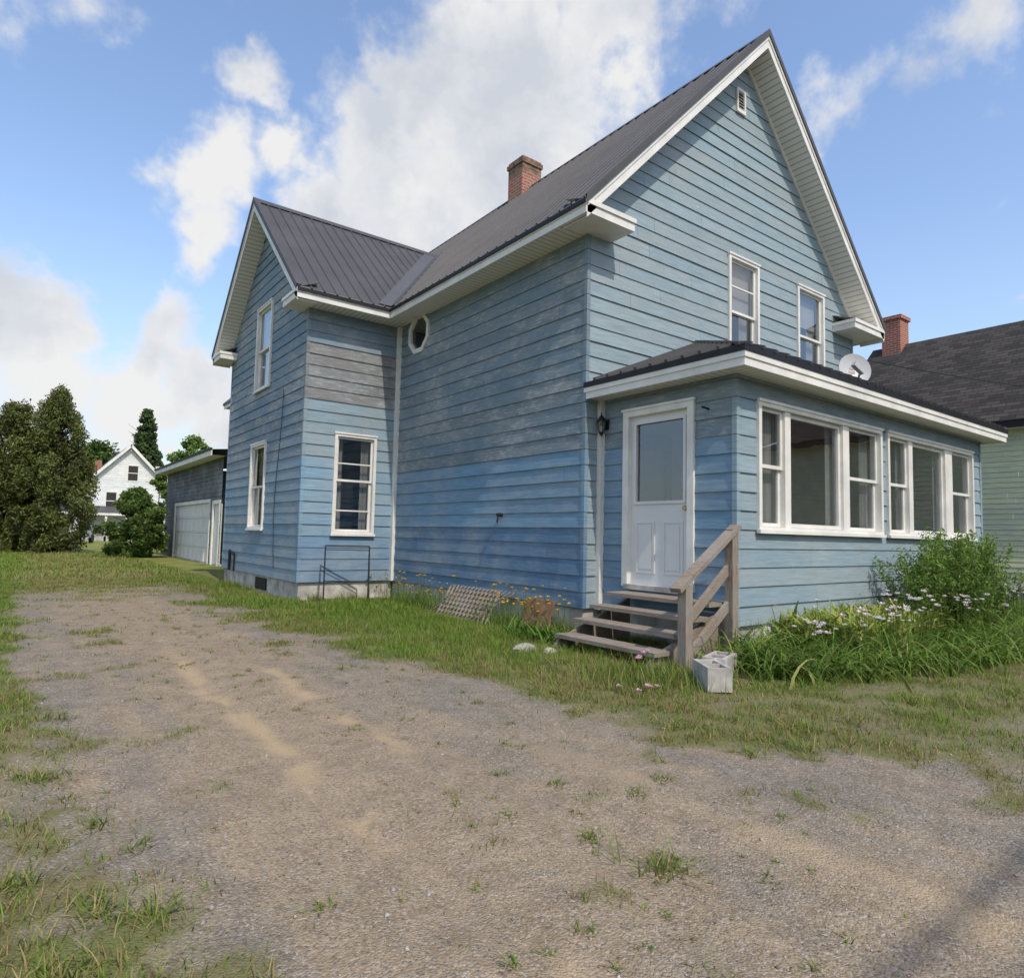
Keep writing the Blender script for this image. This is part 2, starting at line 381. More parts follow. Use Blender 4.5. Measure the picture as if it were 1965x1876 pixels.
for a,b in((.75,1.15),(1.2,1.45),(2.4,2.75),(3.3,3.5),(4.4,4.7),(5.7,6.0)):
    curtains(pi,PFi,a,b,1.4,2.75,.5,-.14)
pi.box(.50,.60,-.09,-.04,.62,2.65,'rust');pi.box(1.5,1.6,-.09,-.04,.62,2.65,'rust');pi.box(.60,1.5,-.09,-.04,2.45,2.65,'rust')
pi.box(3.0,3.9,-.09,-.04,.62,2.65,'white');pi.box(3.1,3.8,-.10,-.088,.7,2.55,'rust')
pi.box(4.6,5.4,-1.2,-.6,.62,1.5,'rust');pi.box(2.0,2.6,-1.0,-.5,.62,1.7,'darkfill')
pi.obj('porch_interior',house)
oc=MB()
def octp(r,d): return [SW.p(octc[0]+r*math.cos(math.pi/8+k*math.pi/4),d,octc[1]+r*math.sin(math.pi/8+k*math.pi/4)) for k in range(8)]
A=octp(.40,.0);A2=octp(.40,.045);B2=octp(.315,.045);B=octp(.315,-.01)
for k in range(8):
    j=(k+1)%8
    oc.face([A[k],A[j],A2[j],A2[k]],'white');oc.face([A2[k],A2[j],B2[j],B2[k]],'white');oc.face([B2[k],B2[j],B[j],B[k]],'white')
oc.face(octp(.32,-.008),'glass');SW.q(oc,3.7,5.2,-.5,4.2,5.19,'darkfill')
oc.obj('octagonal_window',house)
d=MB()
for a0,a1,z0,z1 in ((-1.503,-1.413,.63,2.80),(-.516,-.426,.63,2.80),(-1.413,-.516,2.72,2.80)): PL.box(d,a0,a1,-.12,.045,z0,z1,'white')
PL.box(d,-1.52,-.41,.02,.06,2.79,2.82,'white')
PL.box(d,-1.45,-.48,-.12,.07,.60,.66,'concrete')
a0,a1,z0,z1=-1.413,-.516,.66,2.72;gz0,gz1=1.66,2.62
ga0=-1.33;ga1=-.60
for q in ((a0,ga0,z0,z1),(ga1,a1,z0,z1),(ga0,ga1,z0,gz0),(ga0,ga1,gz1,z1)): PL.box(d,q[0],q[1],-.06,-.02,q[2],q[3],'door')
frame(d,PL,ga0-.03,ga1+.03,gz0-.03,gz1+.03,.035,-.02,-.002,'door');PL.q(d,ga0,ga1,-.04,gz0,gz1,'glass')
for p0,p1 in ((-1.32,-1.03),(-.90,-.61)):
    frame(d,PL,p0,p1,.80,1.42,.022,-.02,-.010,'door');PL.box(d,p0+.05,p1-.05,-.02,-.011,.85,1.37,'door')
d.tube(PL.p(-1.385,-.02,1.57),PL.p(-1.385,.04,1.57),.014,.014,'brass',8);d.tube(PL.p(-1.385,.03,1.57),PL.p(-1.385,.06,1.57),.03,.026,'brass',12)
d.tube(PL.p(-1.385,-.02,1.74),PL.p(-1.385,.0,1.74),.03,.028,'brass',12)
d.obj('front_door',house)
# ---- roofs
def ribbed(mb,p0,p1,p2,p3,sp=.229,mat='metal',th=.03,rw=.035,rh=.02):
    p0,p1,p2,p3=map(Vector,(p0,p1,p2,p3));n=(p1-p0).cross(p3-p0).normalized()
    if n.z<0:n=-n
    mb.face([p0,p1,p2,p3],mat);q=[p-n*th for p in(p0,p1,p2,p3)];mb.face(q,'black')
    for a,b in((0,1),(1,2),(2,3),(3,0)): P4=(p0,p1,p2,p3);mb.face([P4[a],P4[b],q[b],q[a]],'black')
    Ln=(p1-p0).length;k=int(Ln/sp);u=(p1-p0).normalized();v=(p2-p3)
    for i in range(k+1):
        t=(i*sp+.03)/Ln
        if t>1: break
        a=p0+(p1-p0)*t;b=p3+(p2-p3)*t
        A=[a-u*rw/2,a-u*rw/4+n*rh,a+u*rw/4+n*rh,a+u*rw/2];B=[b-u*rw/2,b-u*rw/4+n*rh,b+u*rw/4+n*rh,b+u*rw/2]
        for j in range(3): mb.face([A[j],A[j+1],B[j+1],B[j]],mat)
        mb.face(A,'black')
r=MB();y0,y1=-OH,L+.4;e=.04
ribbed(r,(-OE-e,y0-e,ZE-e*S),(-OE-e,y1,ZE-e*S),(W/2,y1,ZR),(W/2,y0-e,ZR))
ribbed(r,(W+OE+e,y0-e,ZE-e*S),(W+OE+e,y1,ZE-e*S),(W/2,y1,ZR),(W/2,y0-e,ZR))
r.box(-OE-.052,-OE-.036,-OH-.03,Lc-OE-.04,ZE-.105,ZE-.045,'black');r.box(-OE-.052,-OE-.036,Lc+Ww+OE+.04,L+.38,ZE-.105,ZE-.045,'black')
for sgn in(-1,1):
    r.face([(W/2,y0-.05,ZR+.035),(W/2,y1,ZR+.035),(W/2+sgn*.16,y1,ZR+.035-.16*S),(W/2+sgn*.16,y0-.05,ZR+.035-.16*S)],'metal')
def rake(mb,pa,pb,out,side,wd=.09,dn=.075,mat='metal'):
    pa,pb,out=Vector(pa),Vector(pb),Vector(out);z=Vector((0,0,1))
    A=[pa+out*.012+z*.04,pa+out*.012-z*dn,pb+out*.012-z*dn,pb+out*.012+z*.04];mb.face(A,mat)
    mb.face([pa+out*.012+z*.04,pb+out*.012+z*.04,pb-out*wd+z*.04,pa-out*wd+z*.04],mat)
rake(r,(-OE-e,y0-e,ZE-e*S),(W/2,y0-e,ZR),(0,-1,0),0);rake(r,(W+OE+e,y0-e,ZE-e*S),(W/2,y0-e,ZR),(0,-1,0),0)
wx0=-P-OH2;yc=Lc+Ww/2
ribbed(r,(wx0-e,Lc-OE-e,ZE-e*S2),(2.19,Lc-OE-e,ZE-e*S2),(2.19,yc,ZR2),(wx0-e,yc,ZR2))
ribbed(r,(wx0-e,Lc+Ww+OE+e,ZE-e*S2),(2.19,Lc+Ww+OE+e,ZE-e*S2),(2.19,yc,ZR2),(wx0-e,yc,ZR2))
r.box(wx0-.03,-OE-.052,Lc-OE-.052,Lc-OE-.036,ZE-.105,ZE-.045,'black')
for sgn in(-1,1):
    r.face([(wx0-.05,yc,ZR2+.035),(2.3,yc,ZR2+.035),(2.3,yc+sgn*.16,ZR2+.035-.16*S2),(wx0-.05,yc+sgn*.16,ZR2+.035-.16*S2)],'metal')
    rake(r,(wx0-e,yc+sgn*(Ww/2+OE+e),ZE-e*S2),(wx0-e,yc,ZR2),(-1,0,0),0)
def mz(x):return ZE+S*(x+OE)
def wz(y):return ZE+S2*(y-Lc+OE)
va=(-OE,Lc-OE);xb=-OE+(ZR2-ZE)/S;vb=(xb,yc)
h=.03
r.face([(va[0]-.02,va[1]-.02,ZE+h-.01),(vb[0],vb[1],ZR2+h),(vb[0]+.05,vb[1]-.30,mz(vb[0]+.05)+h),(va[0]+.0,va[1]-.26,mz(va[0])+h)],'flash')
r.face([(va[0]-.02,va[1]-.02,ZE+h-.01),(vb[0],vb[1],ZR2+h),(vb[0]-.28,vb[1],wz(vb[1])+h),(va[0]-.25,va[1]+.0,wz(va[1])+h)],'flash')
r.obj('metal_roof',house)
# ---- trim / soffits
t=MB()
def sof(pts,ax,sc=1):
    t.face(pts,'soffit',[(p[ax]*sc,0,0,1) for p in pts])
for ya,yb in ((-OH,Lc-OE),(Lc+Ww+OE,L+.35)):
    sof([(-OE,ya,zt),(0.02,ya,zt),(0.02,yb,zt),(-OE,yb,zt)],1)
    t.box(-OE-.02,-OE,ya-.02,yb,zt-.012,ZE-.035,'white')
    t.box(-OE-.035,-OE-.02,ya-.035,yb,zt+.08,ZE-.03,'white')
t.box(W+OE,W+OE+.02,-OH-.02,L,zt-.012,ZE-.035,'white');sof([(W,-OH,zt),(W+OE,-OH,zt),(W+OE,L,zt),(W,L,zt)],1)
def ret(x0,x1):
    t.box(x0,x1,-OH-.02,.0,zt-.006,ZE-.06,'white');t.box(x0-.015,x1+.015,-OH-.04,.0,ZE-.10,ZE-.04,'white')
    t.face([(x0-.015,-OH-.04,ZE-.04),(x1+.015,-OH-.04,ZE-.04),(x1,0,ZE+.12),(x0,0,ZE+.12)],'white')
ret(-OE-.0,.42);ret(6.33,W+OE)
def rk(sgn):
    xe=-OE if sgn<0 else W+OE;xc=W/2
    def P3(x,y,dz): return (x,y,(ZE+S*abs(x-xe))+dz)
    for (ya,yb,d0,d1) in ((-OH-.02,-OH,-.03,-.27),(-OH-.035,-OH-.02,-.03,-.13)):
        a,b=xe,xc
        t.hexa([P3(a,ya,d1),P3(b,ya,d1),P3(b,yb,d1),P3(a,yb,d1),P3(a,ya,d0),P3(b,ya,d0),P3(b,yb,d0),P3(a,yb,d0)],'white')
    pts=[P3(xe,-OH,-.265),P3(xc,-OH,-.265),P3(xc,0.02,-.265),P3(xe,0.02,-.265)]
    t.face(pts,'soffit',[(p[0]*1.4,0,0,1) for p in pts])
    a=xe-sgn*OE
    t.hexa([P3(a,-.04,-.34),P3(xc,-.04,-.34),P3(xc,-.0,-.34),P3(a,-.0,-.34),P3(a,-.04,-.266),P3(xc,-.04,-.266),P3(xc,-.0,-.266),P3(a,-.0,-.266)],'white')
rk(-1);rk(1)
sof([(wx0,Lc-OE,zt),(-OE,Lc-OE,zt),(-OE,Lc+.02,zt),(wx0,Lc+.02,zt)],0);sof([(-OE,Lc-OE,zt+.001),(0,Lc-OE,zt+.001),(0,Lc+.02,zt+.001),(-OE,Lc+.02,zt+.001)],0)
t.box(wx0-.02,-OE-.02,Lc-OE-.02,Lc-OE,zt-.012,ZE-.035,'white');t.box(wx0-.035,-OE-.035,Lc-OE-.035,Lc-OE-.02,zt+.08,ZE-.03,'white')
sof([(wx0,Lc+Ww,zt),(0,Lc+Ww,zt),(0,Lc+Ww+OE,zt),(wx0,Lc+Ww+OE,zt)],0)
for ya,yb in ((Lc-OE,Lc+.32),(Lc+Ww-.32,Lc+Ww+OE)):
    t.box(wx0-.02,-P,ya,yb,zt-.006,ZE-.06,'white');t.box(wx0-.04,-P,ya-.015,yb+.015,ZE-.10,ZE-.04,'white')
    t.face([(wx0-.04,ya-.015,ZE-.04),(wx0-.04,yb+.015,ZE-.04),(-P,yb,ZE+.12),(-P,ya,ZE+.12)],'white')
for sgn in(-1,1):
    ye=yc+sgn*(Ww/2+OE)
    def P4(x,y,dz): return (x,y,ZE+S2*abs(y-ye)+dz)
    for (xa,xb2,d0,d1) in ((wx0-.02,wx0,-.03,-.25),(wx0-.035,wx0-.02,-.03,-.12)):
        t.hexa([P4(xa,ye,d1),P4(xa,yc,d1),P4(xb2,yc,d1),P4(xb2,ye,d1),P4(xa,ye,d0),P4(xa,yc,d0),P4(xb2,yc,d0),P4(xb2,ye,d0)],'white')
    pts=[P4(wx0,ye,-.245),P4(wx0,yc,-.245),P4(-P+.02,yc,-.245),P4(-P+.02,ye,-.245)]
    t.face(pts,'soffit',[(p[1]*1.4,0,0,1) for p in pts])
t.box(-.075,-.0,Lc-.10,Lc-.0,zs,zt-.012,'white')
t.box(xp0-.085,xp0,-.075,-.0,zs-.02,zpt-.02,'white')
F0.box(t,3.25,3.49,0,.05,8.24,8.30,'white');F0.box(t,3.25,3.49,0,.05,8.61,8.66,'white');F0.box(t,3.25,3.285,0,.05,8.30,8.61,'white');F0.box(t,3.455,3.49,0,.05,8.30,8.61,'white');F0.q(t,3.28,3.46,.022,8.3,8.61,'black')
for k in range(6):
    z=8.315+k*.05;t.face([F0.p(3.285,.045,z),F0.p(3.455,.045,z),F0.p(3.455,.024,z+.032),F0.p(3.285,.024,z+.032)],'white')
t.obj('trim_and_soffits',house)
# ---- porch roof
pr=MB();po=.30;X0,X1,Y0=xp0-po,xp1+po,-Dp-po;ze=3.20;sp_=.43
top=ze+sp_*(-Y0)
c0=(X0,Y0,ze);c1=(X1,Y0,ze);h0=(X0-Y0,0,top);h1=(X1+Y0,0,top);wl0=(X0,0,ze);wl1=(X1,0,ze)
pr.face([c0,c1,h1,h0],'metal');pr.face([c0,h0,wl0],'metal');pr.face([c1,wl1,h1],'metal')
x=X0+.05
while x<X1:
    rise=min(x-X0,X1-x,-Y0);pr.beam((x,Y0-.05,ze+.008),(x,Y0+rise,ze+rise*sp_+.008),.04,.035,'metal');x+=.229
y=Y0+.05
while y<0:
    rr=y-Y0;pr.beam((X0-.05,y,ze+.008),(X0+rr,y,ze+rr*sp_+.008),.04,.035,'metal');y+=.229
for a,b in((c0,h0),(c1,h1)): pr.beam((a[0],a[1],a[2]+.015),(b[0],b[1],b[2]+.015),.12,.03,'metal')
pr.box(X0-.035,X1+.035,Y0-.035,Y0-.012,ze-.07,ze+.0,'black');pr.box(X0-.035,X0-.012,Y0-.012,.0,ze-.07,ze+.0,'black');pr.box(X1+.012,X1+.035,Y0-.012,0,ze-.07,ze,'black')
zf0,zf1=2.985,ze-.012
pr.box(X0-.012,X1+.012,Y0-.012,Y0+.01,zf0,zf1,'white');pr.box(X0-.012,X0+.01,Y0+.01,.0,zf0,zf1,'white');pr.box(X1-.01,X1+.012,Y0+.01,0,zf0,zf1,'white')
pr.box(X0-.026,X1+.026,Y0-.026,Y0-.012,zf0+.085,zf1,'white');pr.box(X0-.026,X0-.012,Y0-.012,.0,zf0+.085,zf1,'white')
for pts,ax in (([(X0,Y0,3.0),(X1,Y0,3.0),(X1,-Dp,3.0),(X0,-Dp,3.0)],0),([(X0,-Dp,3.0),(xp0,-Dp,3.0),(xp0,0,3.0),(X0,0,3.0)],1)): pr.face(pts,'soffit',[(p[ax],0,0,1) for p in pts])
pr.obj('porch_roof',house)
# ---- chimney
c=MB();c.box(3.17,3.73,5.62,6.17,8.6,9.93,'brick');c.box(3.14,3.76,5.59,6.20,9.93,10.03,'brick');c.box(3.17,3.73,5.62,6.17,10.03,10.09,'brick');c.box(3.25,3.65,5.7,6.1,10.09,10.11,'darkfill')
c.obj('chimney',house)
# ---- wall fittings
m_=MB()
lx,ly=xp0,-.12;zl=2.72;ks=.78
Zl=lambda z: zl+(z-2.60)*ks
m_.box(lx-.035,lx-.0,ly-.035,ly+.035,Zl(2.46),Zl(2.62),'black')
m_.beam((lx-.02,ly,Zl(2.56)),(lx-.13,ly,Zl(2.62)),.015,.015,'black')
lc=(lx-.12,ly)
for k in range(6):
    a=k*math.pi/3;b=(k+1)*math.pi/3
    pa=lambda r,z,g:(lc[0]+r*ks*math.cos(g),lc[1]+r*ks*math.sin(g),Zl(z))
    m_.face([pa(.045,2.40,a),pa(.045,2.40,b),pa(.075,2.58,b),pa(.075,2.58,a)],'glass')
    m_.tube(pa(.045,2.40,a),pa(.075,2.58,a),.005,.005,'black',4)
    m_.face([pa(.095,2.58,a),pa(.095,2.58,b),pa(.02,2.68,b),pa(.02,2.68,a)],'black')
    m_.face([pa(.05,2.40,a),pa(.05,2.40,b),pa(.01,2.34,b),pa(.01,2.34,a)],'black')
m_.tube((lc[0],lc[1],Zl(2.67)),(lc[0],lc[1],Zl(2.73)),.012,.005,'black',6)
m_.tube((lc[0],lc[1],Zl(2.42)),(lc[0],lc[1],Zl(2.5)),.015,.015,'white',8)
m_.beam((xp0-.0,-1.69,2.66),(xp0-.14,-1.69,2.67),.015,.02,'black');m_.beam((xp0-.03,-1.69,2.68),(xp0-.03,-1.69,2.54),.015,.02,'black')
m_.tube((-.0,1.77,1.52),(-.09,1.77,1.52),.03,.025,'black',8);m_.tube((-.07,1.77,1.52),(-.09,1.77,1.40),.012,.012,'black',6)
m_.tube((-P-.05,9.6,.3),(-P-.05,9.6,.75),.03,.03,'black',6);m_.tube((-P-.05,9.2,.3),(-P-.05,9.2,.7),.02,.02,'black',6);m_.tube((-P-.05,9.6,.75),(-P-.05,9.2,.62),.02,.02,'black',6)
for k in range(10):
    zA=.5+k*.34;zB=zA+.34;m_.tube((-P-.035,6.5+.12*math.sin(k*.5),zA),(-P-.035,6.5+.12*math.sin((k+1)*.5),zB),.006,.006,'black',4,cap=False)
m_.obj('wall_fittings',house)
# dish
ds=empty('satellite_dish');q=MB();dc=Vector((4.15,-1.45,3.83));ax=Vector((-.62,-.74,.26)).normalized();rr=ax.cross(Vector((0,0,1))).normalized();uu=rr.cross(ax)
pts=[]
for i in range(6):
    ra=i/5;row=[]
    for k in range(24):
        a=k*math.pi/12;row.append(dc+rr*(.235*ra*math.cos(a))+uu*(.26*ra*math.sin(a))+ax*(.06*ra*ra-.06))
    pts.append(row)
for i in range(5):
    for k in range(24): q.face([pts[i][k],pts[i][(k+1)%24],pts[i+1][(k+1)%24],pts[i+1][k]],'dish')
for k in range(24):
    a,b=pts[5][k],pts[5][(k+1)%24];q.face([a,b,b-ax*.015,a-ax*.015],'dish')
for dx,dy,w_,h_ in((-.02,.04,.07,.02),(.03,-.03,.05,.02)):
    cc=dc+rr*dx+uu*dy+ax*(-.05);q.face([cc-rr*w_-uu*h_,cc+rr*w_-uu*h_,cc+rr*w_+uu*h_,cc-rr*w_+uu*h_],'dishm')
q.beam(dc-uu*.25-ax*.02,dc+ax*.34-uu*.22+rr*.10,.025,.025,'dish');q.beam(dc+ax*.31-uu*.24+rr*.05,dc+ax*.38-uu*.13+rr*.20,.08,.07,'dish')
q.tube(dc-ax*.08,(4.3,-1.3,3.65),.025,.025,'dish');q.tube((4.3,-1.3,3.75),(4.3,-1.3,3.5),.025,.025,'dish')
q.obj('dish',ds)
# ---- steps
st=empty('wooden_steps');s=MB()
tr=[(.02,.575),(-.24,.44),(-.52,.30),(-.80,.15)]
for i,(x,z) in enumerate(tr):
    s.box(x-.16,x+.10 if i else xp0-.03,-2.0,-.52+(-.02*i),z-.04,z,'wood')
for yy in(-.62,-1.95):
    s.hexa([(-1.0,yy,0),(.2,yy,0),(.2,yy+.04,0),(-1.0,yy+.04,0),(-.92,yy,.09),(.2,yy,.50),(.2,yy+.04,.50),(-.92,yy+.04,.09)],'wood')
s.obj('treads',st)
s=MB()
s.box(.07,.17,-2.13,-2.035,.0,1.33,'woodv');s.box(-.76,-.66,-2.2,-2.105,-.05,.78,'woodv')
s.beam((.19,-2.09,1.36),(-.86,-2.16,.74),.12,.045,'wood')
s.beam((.10,-2.06,.93),(-.70,-2.13,.40),.04,.09,'wood');s.beam((.10,-2.06,.56),(-.70,-2.13,.06),.04,.09,'wood')
s.obj('railing',st)
def cinder(x,y,rot):
    b=MB();b.box(-.2,.2,-.1,-.065,0,.19,'concrete');b.box(-.2,.2,.065,.1,0,.19,'concrete')
    for a,c_ in((-.2,-.165),(-.018,.018),(.165,.2)): b.box(a,c_,-.065,.065,0,.188,'concrete')
    o=b.obj('concrete_block');o.location=(x,y,.0);o.rotation_euler=(0,0,rot)
cinder(-1.08,-2.72,.95);cinder(-.66,-2.5,.35)
fs=MB()
A=(-1.45,4.95);B=(-.78,4.62)
for p in(A,B): fs.tube((p[0],p[1],0),(p[0]+.0,p[1]+.0,.97),.012,.012,'black',6);fs.tube((p[0]-.1,p[1]-.25,0),(p[0],p[1],.97),.012,.012,'black',6)
fs.tube((*A,.97),(*B,.97),.014,.014,'black',6);fs.tube((*A,.9),(*B,.9),.008,.008,'black',6);fs.tube((*A,.36),(*B,.36),.01,.01,'black',6)
fs.obj('metal_stand')
la=MB()
def LP(a,z): return (-.58+.42*z/.42, 1.30+a-.25*z, z)
for k in range(-5,22):
    for sg in(0,1):
        a0=k*.1;a1=a0+.36
        if sg: a0,a1=a1,a0
        if min(a0,a1)<0 or max(a0,a1)>1.75: continue
        p=Vector(LP(a0,0));q2=Vector(LP(a1,.42));la.beam(p+Vector((-.008*sg,0,0)),q2+Vector((-.008*sg,0,0)),.008,.03,'wood',up=(1,0,.8))
la.obj('lattice_panel')
bd=MB();bd.hexa([(-.55,.05,0),(-.62,.50,0),(-.59,.50,0),(-.52,.05,0),(-.42,.07,.42),(-.49,.52,.42),(-.46,.52,.42),(-.39,.07,.42)],'rust');bd.obj('plywood_board')
def rock(nm,x,y,sx,mat,hh=.5):
    rs=np.random.RandomState(int(abs(x*100)));b=MB();G_=[]
    for i in range(5):
        th=math.pi*.5*i/4;G_.append([(sx*math.cos(th)*math.cos(k*math.pi/4)*rs.uniform(.8,1.15),sx*.7*math.cos(th)*math.sin(k*math.pi/4)*rs.uniform(.8,1.15),sx*hh*math.sin(th)*rs.uniform(.9,1.1)) for k in range(8)])
    for i in range(4):
        for k in range(8): b.face([G_[i][k],G_[i][(k+1)%8],G_[i+1][(k+1)%8],G_[i+1][k]],mat)
    o=b.obj(nm);o.location=(x,y,-.01)
rock('stone',-1.35,-.55,.16,'concrete');rock('stone',-1.2,-.78,.11,'concrete');rock('brick_piece',-2.2,3.7,.11,'rust');rock('brick_piece',-2.45,6.2,.09,'rust')
rock('stone',-.55,-.15,.1,'concrete')
# ================= garage
ga=empty('detached_garage');g=MB();gx=-.4;ya,yb=16.75,26.6;gz_=3.65
gc=lambda s,z:jit((.11,.113,.12),.1,.05)
god=[(18.3,24.3,-.1,2.12),(16.95,17.75,.0,2.05)]
siding(g,(gx,0),(0,1),(-1,0),ya,yb,.05,gz_,gc,ops=god,e=.15,t=.015)
siding(g,(0,yb),(1,0),(0,1),gx,7,.05,gz_+.3,gc,e=.15,t=.015)
G0=Wall((gx,0),(0,1),(-1,0))
G0.box(g,ya,yb,-.1,-.02,-.2,.06,'concrete')
for a,b,z in((18.3,24.3,2.12),(16.95,17.75,2.05)):
    G0.box(g,a-.12,a,-.02,.04,0,z+.12,'white');G0.box(g,b,b+.12,-.02,.04,0,z+.12,'white');G0.box(g,a,b,-.02,.04,z,z+.12,'white')
for k in range(4):
    G0.box(g,18.3,24.3,-.08,-.04,.0+k*.53,.52+k*.53,'door')
    for j in range(8): frame(g,G0,18.4+j*.74,18.4+j*.74+.64,.06+k*.53,.46+k*.53,.03,-.04,-.03,'door')
G0.box(g,16.95,17.75,-.08,-.03,0,2.05,'door')
g.face([(gx-.45,ya-.3,gz_+.12),(gx-.45,yb+.4,gz_+.12),(4,yb+.4,gz_+.62),(4,ya-.3,gz_+.62)],'metal')
g.box(gx-.47,gx-.44,ya-.3,yb+.42,gz_-.08,gz_+.09,'white');g.box(gx-.5,gx-.44,ya-.3,yb+.45,gz_+.09,gz_+.17,'black')
g.face([(gx-.45,ya-.3,gz_-.06),(gx,ya-.3,gz_-.06),(gx,yb+.4,gz_-.06),(gx-.45,yb+.4,gz_-.06)],'white')
g.box(gx-.45,4,yb+.40,yb+.43,gz_-.08,gz_+.3,'white')
g.obj('garage_body',ga)
# ================= neighbour green house
nh=empty('green_house');n_=MB();nx=13.0;n0,n1=-12,3.4
nc=lambda s,z:jit((.62,.65,.44),.0,.025)
siding(n_,(nx,0),(0,1),(-1,0),n0,n1,.25,4.2,nc,e=.125,t=.014)
siding(n_,(0,n1),(1,0),(0,1),nx,nx+7,.25,4.2,nc,e=.125,t=.014)
siding(n_,(0,n0),(1,0),(0,-1),nx,nx+7,.25,4.2,nc,e=.125,t=.014)
n_.box(nx+.03,nx+7,n0+.03,n1-.03,-.2,.25,'concrete')
n_.face([(nx-.35,n0-.4,4.18),(nx-.35,n1+.35,4.18),(16.4,n1+.35,7.55),(16.4,n0-.4,7.55)],'shingle')
n_.face([(20.15,n0-.4,4.18),(20.15,n1+.35,4.18),(16.4,n1+.35,7.55),(16.4,n0-.4,7.55)],'shingle')
n_.box(nx-.36,nx-.33,n0-.4,n1+.35,4.0,4.15,'black');n_.face([(nx-.35,n0,4.02),(nx,n0,4.02),(nx,n1+.3,4.02),(nx-.35,n1+.3,4.02)],'white')
n_.face([(nx,n1,4.2),(nx+7,n1,4.2),(16.4,n1,7.3)],'greensid')
n_.box(16.0,16.6,2.75,3.3,6.8,8.30,'brick2');n_.box(15.95,16.65,2.7,3.35,8.30,8.42,'brick2')
n_.tube((14.4,-.9,5.3),(14.4,-.9,5.65),.05,.05,'rust',8);n_.tube((14.4,-1.05,5.62),(14.4,-.75,5.62),.04,.04,'rust',6)
n_.box(nx-.06,nx-.01,-1.55,-1.35,.55,.7,'black')
n_.obj('house_body',nh)
# ================= far white house
wh=empty('white_house');b=MB();hx0,hx1,hy=-1.3,5.6,61.0;hz=4.7;hp=8.4;hc=(hx0+hx1)/2
wc=lambda s,z:jit((.74,.74,.73),0,.02)
ss=(hp-hz)/((hx1-hx0)/2)
siding(b,(0,hy),(1,0),(0,-1),hx0,hx1,.3,hp,wc,lf=lambda z:max(hx0,hx0+(z-hz)/ss),rf=lambda z:min(hx1,hx1-(z-hz)/ss),e=.2,kinks=(hz,))
siding(b,(hx0,0),(0,1),(-1,0),hy,hy+9,.3,hz,wc,e=.2)
for sgn,xe in((-1,hx0-.35),(1,hx1+.35)):
    b.face([(xe,hy-.4,hz-.3*ss+.1),(hc,hy-.4,hp+.15),(hc,hy+9,hp+.15),(xe,hy+9,hz-.3*ss+.1)],'metal')
    b.beam((xe,hy-.42,hz-.3*ss-.03),(hc,hy-.42,hp+.02),.05,.22,'white')
HW=Wall((0,hy),(1,0),(0,-1))
for a,z,ww,h2 in((2.45,6.0,.75,1.3),(.9,3.45,.75,1.5),(3.6,3.45,.75,1.5)):
    HW.box(b,a-ww/2-.1,a+ww/2+.1,0,.04,z-h2/2-.1,z+h2/2+.1,'white');HW.box(b,a-ww/2,a+ww/2,-.1,.05,z-h2/2,z+h2/2,'darkfill')
    HW.box(b,a-ww/2,a+ww/2,.05,.07,z-.03,z+.03,'white')
b.face([(hx0-1.5,hy-2.6,2.35),(hx1-1.6,hy-2.6,2.35),(hx1-1.6,hy,3.0),(hx0-1.5,hy,3.0)],'metal');b.box(hx0-1.5,hx1-1.6,hy-2.6,hy-2.55,2.15,2.34,'white')
for x in(hx0-1.3,.3,1.8,hx1-1.8): b.box(x,x+.16,hy-2.5,hy-2.34,0,2.2,'white')
b.box(hx0-1.4,hx1-1.6,hy-2.5,hy,0,.4,'concrete');b.box(hx0-1.2,-.1,hy-2.45,hy-2.4,.4,1.1,'rust')
b.box(-.2,.3,hy+3,hy+3.5,6,7.2,'brick2')
b.obj('house_body',wh)
# ================= ground
def xR(y): return np.interp(y,[-8,-6,-5,-4.2,-3.5,-2.7,-1.6,1.2,5,10,16,40],[-1,-1.2,-1.5,-2.1,-2.45,-2.6,-2.95,-3.2,-3.3,-3.2,-3.2,-3.2])
def xL(y): return np.interp(y,[-8,-6,-3.5,-2.5,-1,2,7,12,40],[-5.0,-5.0,-5.05,-5.12,-5.3,-5.5,-5.45,-5.3,-5.2])
def dens(x,y):
    n=fbm(x*.9+5,y*.9+9);n2=fbm(x*2.6+40,y*2.6+3);n3=fbm(x*6+4,y*6+30,3)
    gR=sm((x-xR(y))+(n-.5)*1.6+(n2-.5)*.8,-.1,.6)
    front=sm(-y,2.2,3.4)*sm(-x,-6,-2)
    gR=gR*(1-front*.45*sm(.60-n2,0,.2))
    gR=gR*(1-.7*sm(-y,4.2,5.2))
    lf_=sm(-y,.8,2.2)
    gL=sm(xL(y)-x+(n-.5)*1.2+(n2-.5)*.7,-.05,.45)*(1-lf_*.62*sm(.53-n3,-.03,.08))
    gF=sm(y+(n-.5)*5,6.0,10)*(.45+.55*sm(n2,.35,.6))
    gC=sm(n2,.50,.66)*sm(n,.38,.54)*sm(n3,.40,.58)*.75+.05*sm(n2,.4,.6)
    gC=gC*np.where((np.abs(x+4.5)<.3)|(np.abs(x+3.85)<.18),.2,1)
    out=np.maximum(np.maximum(gR,gL),np.maximum(gF,gC))
    return np.clip(out,0,1)
def sandf(x,y):
    n=fbm(x*1.5,y*.7+50);n2=fbm(x*6+9,y*4);n3=fbm(x*2+3,y*1.3+20)
    a=np.exp(-((x+4.5+(n-.5)*.35)/.07)**2)*sm(y,-5.2,-4.6)*sm(-y,-1.8,-.2)*sm(n3,.30,.50)
    b_=np.exp(-((x+3.95+(n-.5)*.3)/.08)**2)*sm(y,-3.2,-2.2)*sm(-y,-.4,.2)*.9
    d_=np.exp(-((x+3.2+.3*(n-.5))/.12)**2)*sm(-y,2.5,4)*.4
    return np.clip((a+b_+d_)*sm(n2,.33,.58)*1.2,0,1)
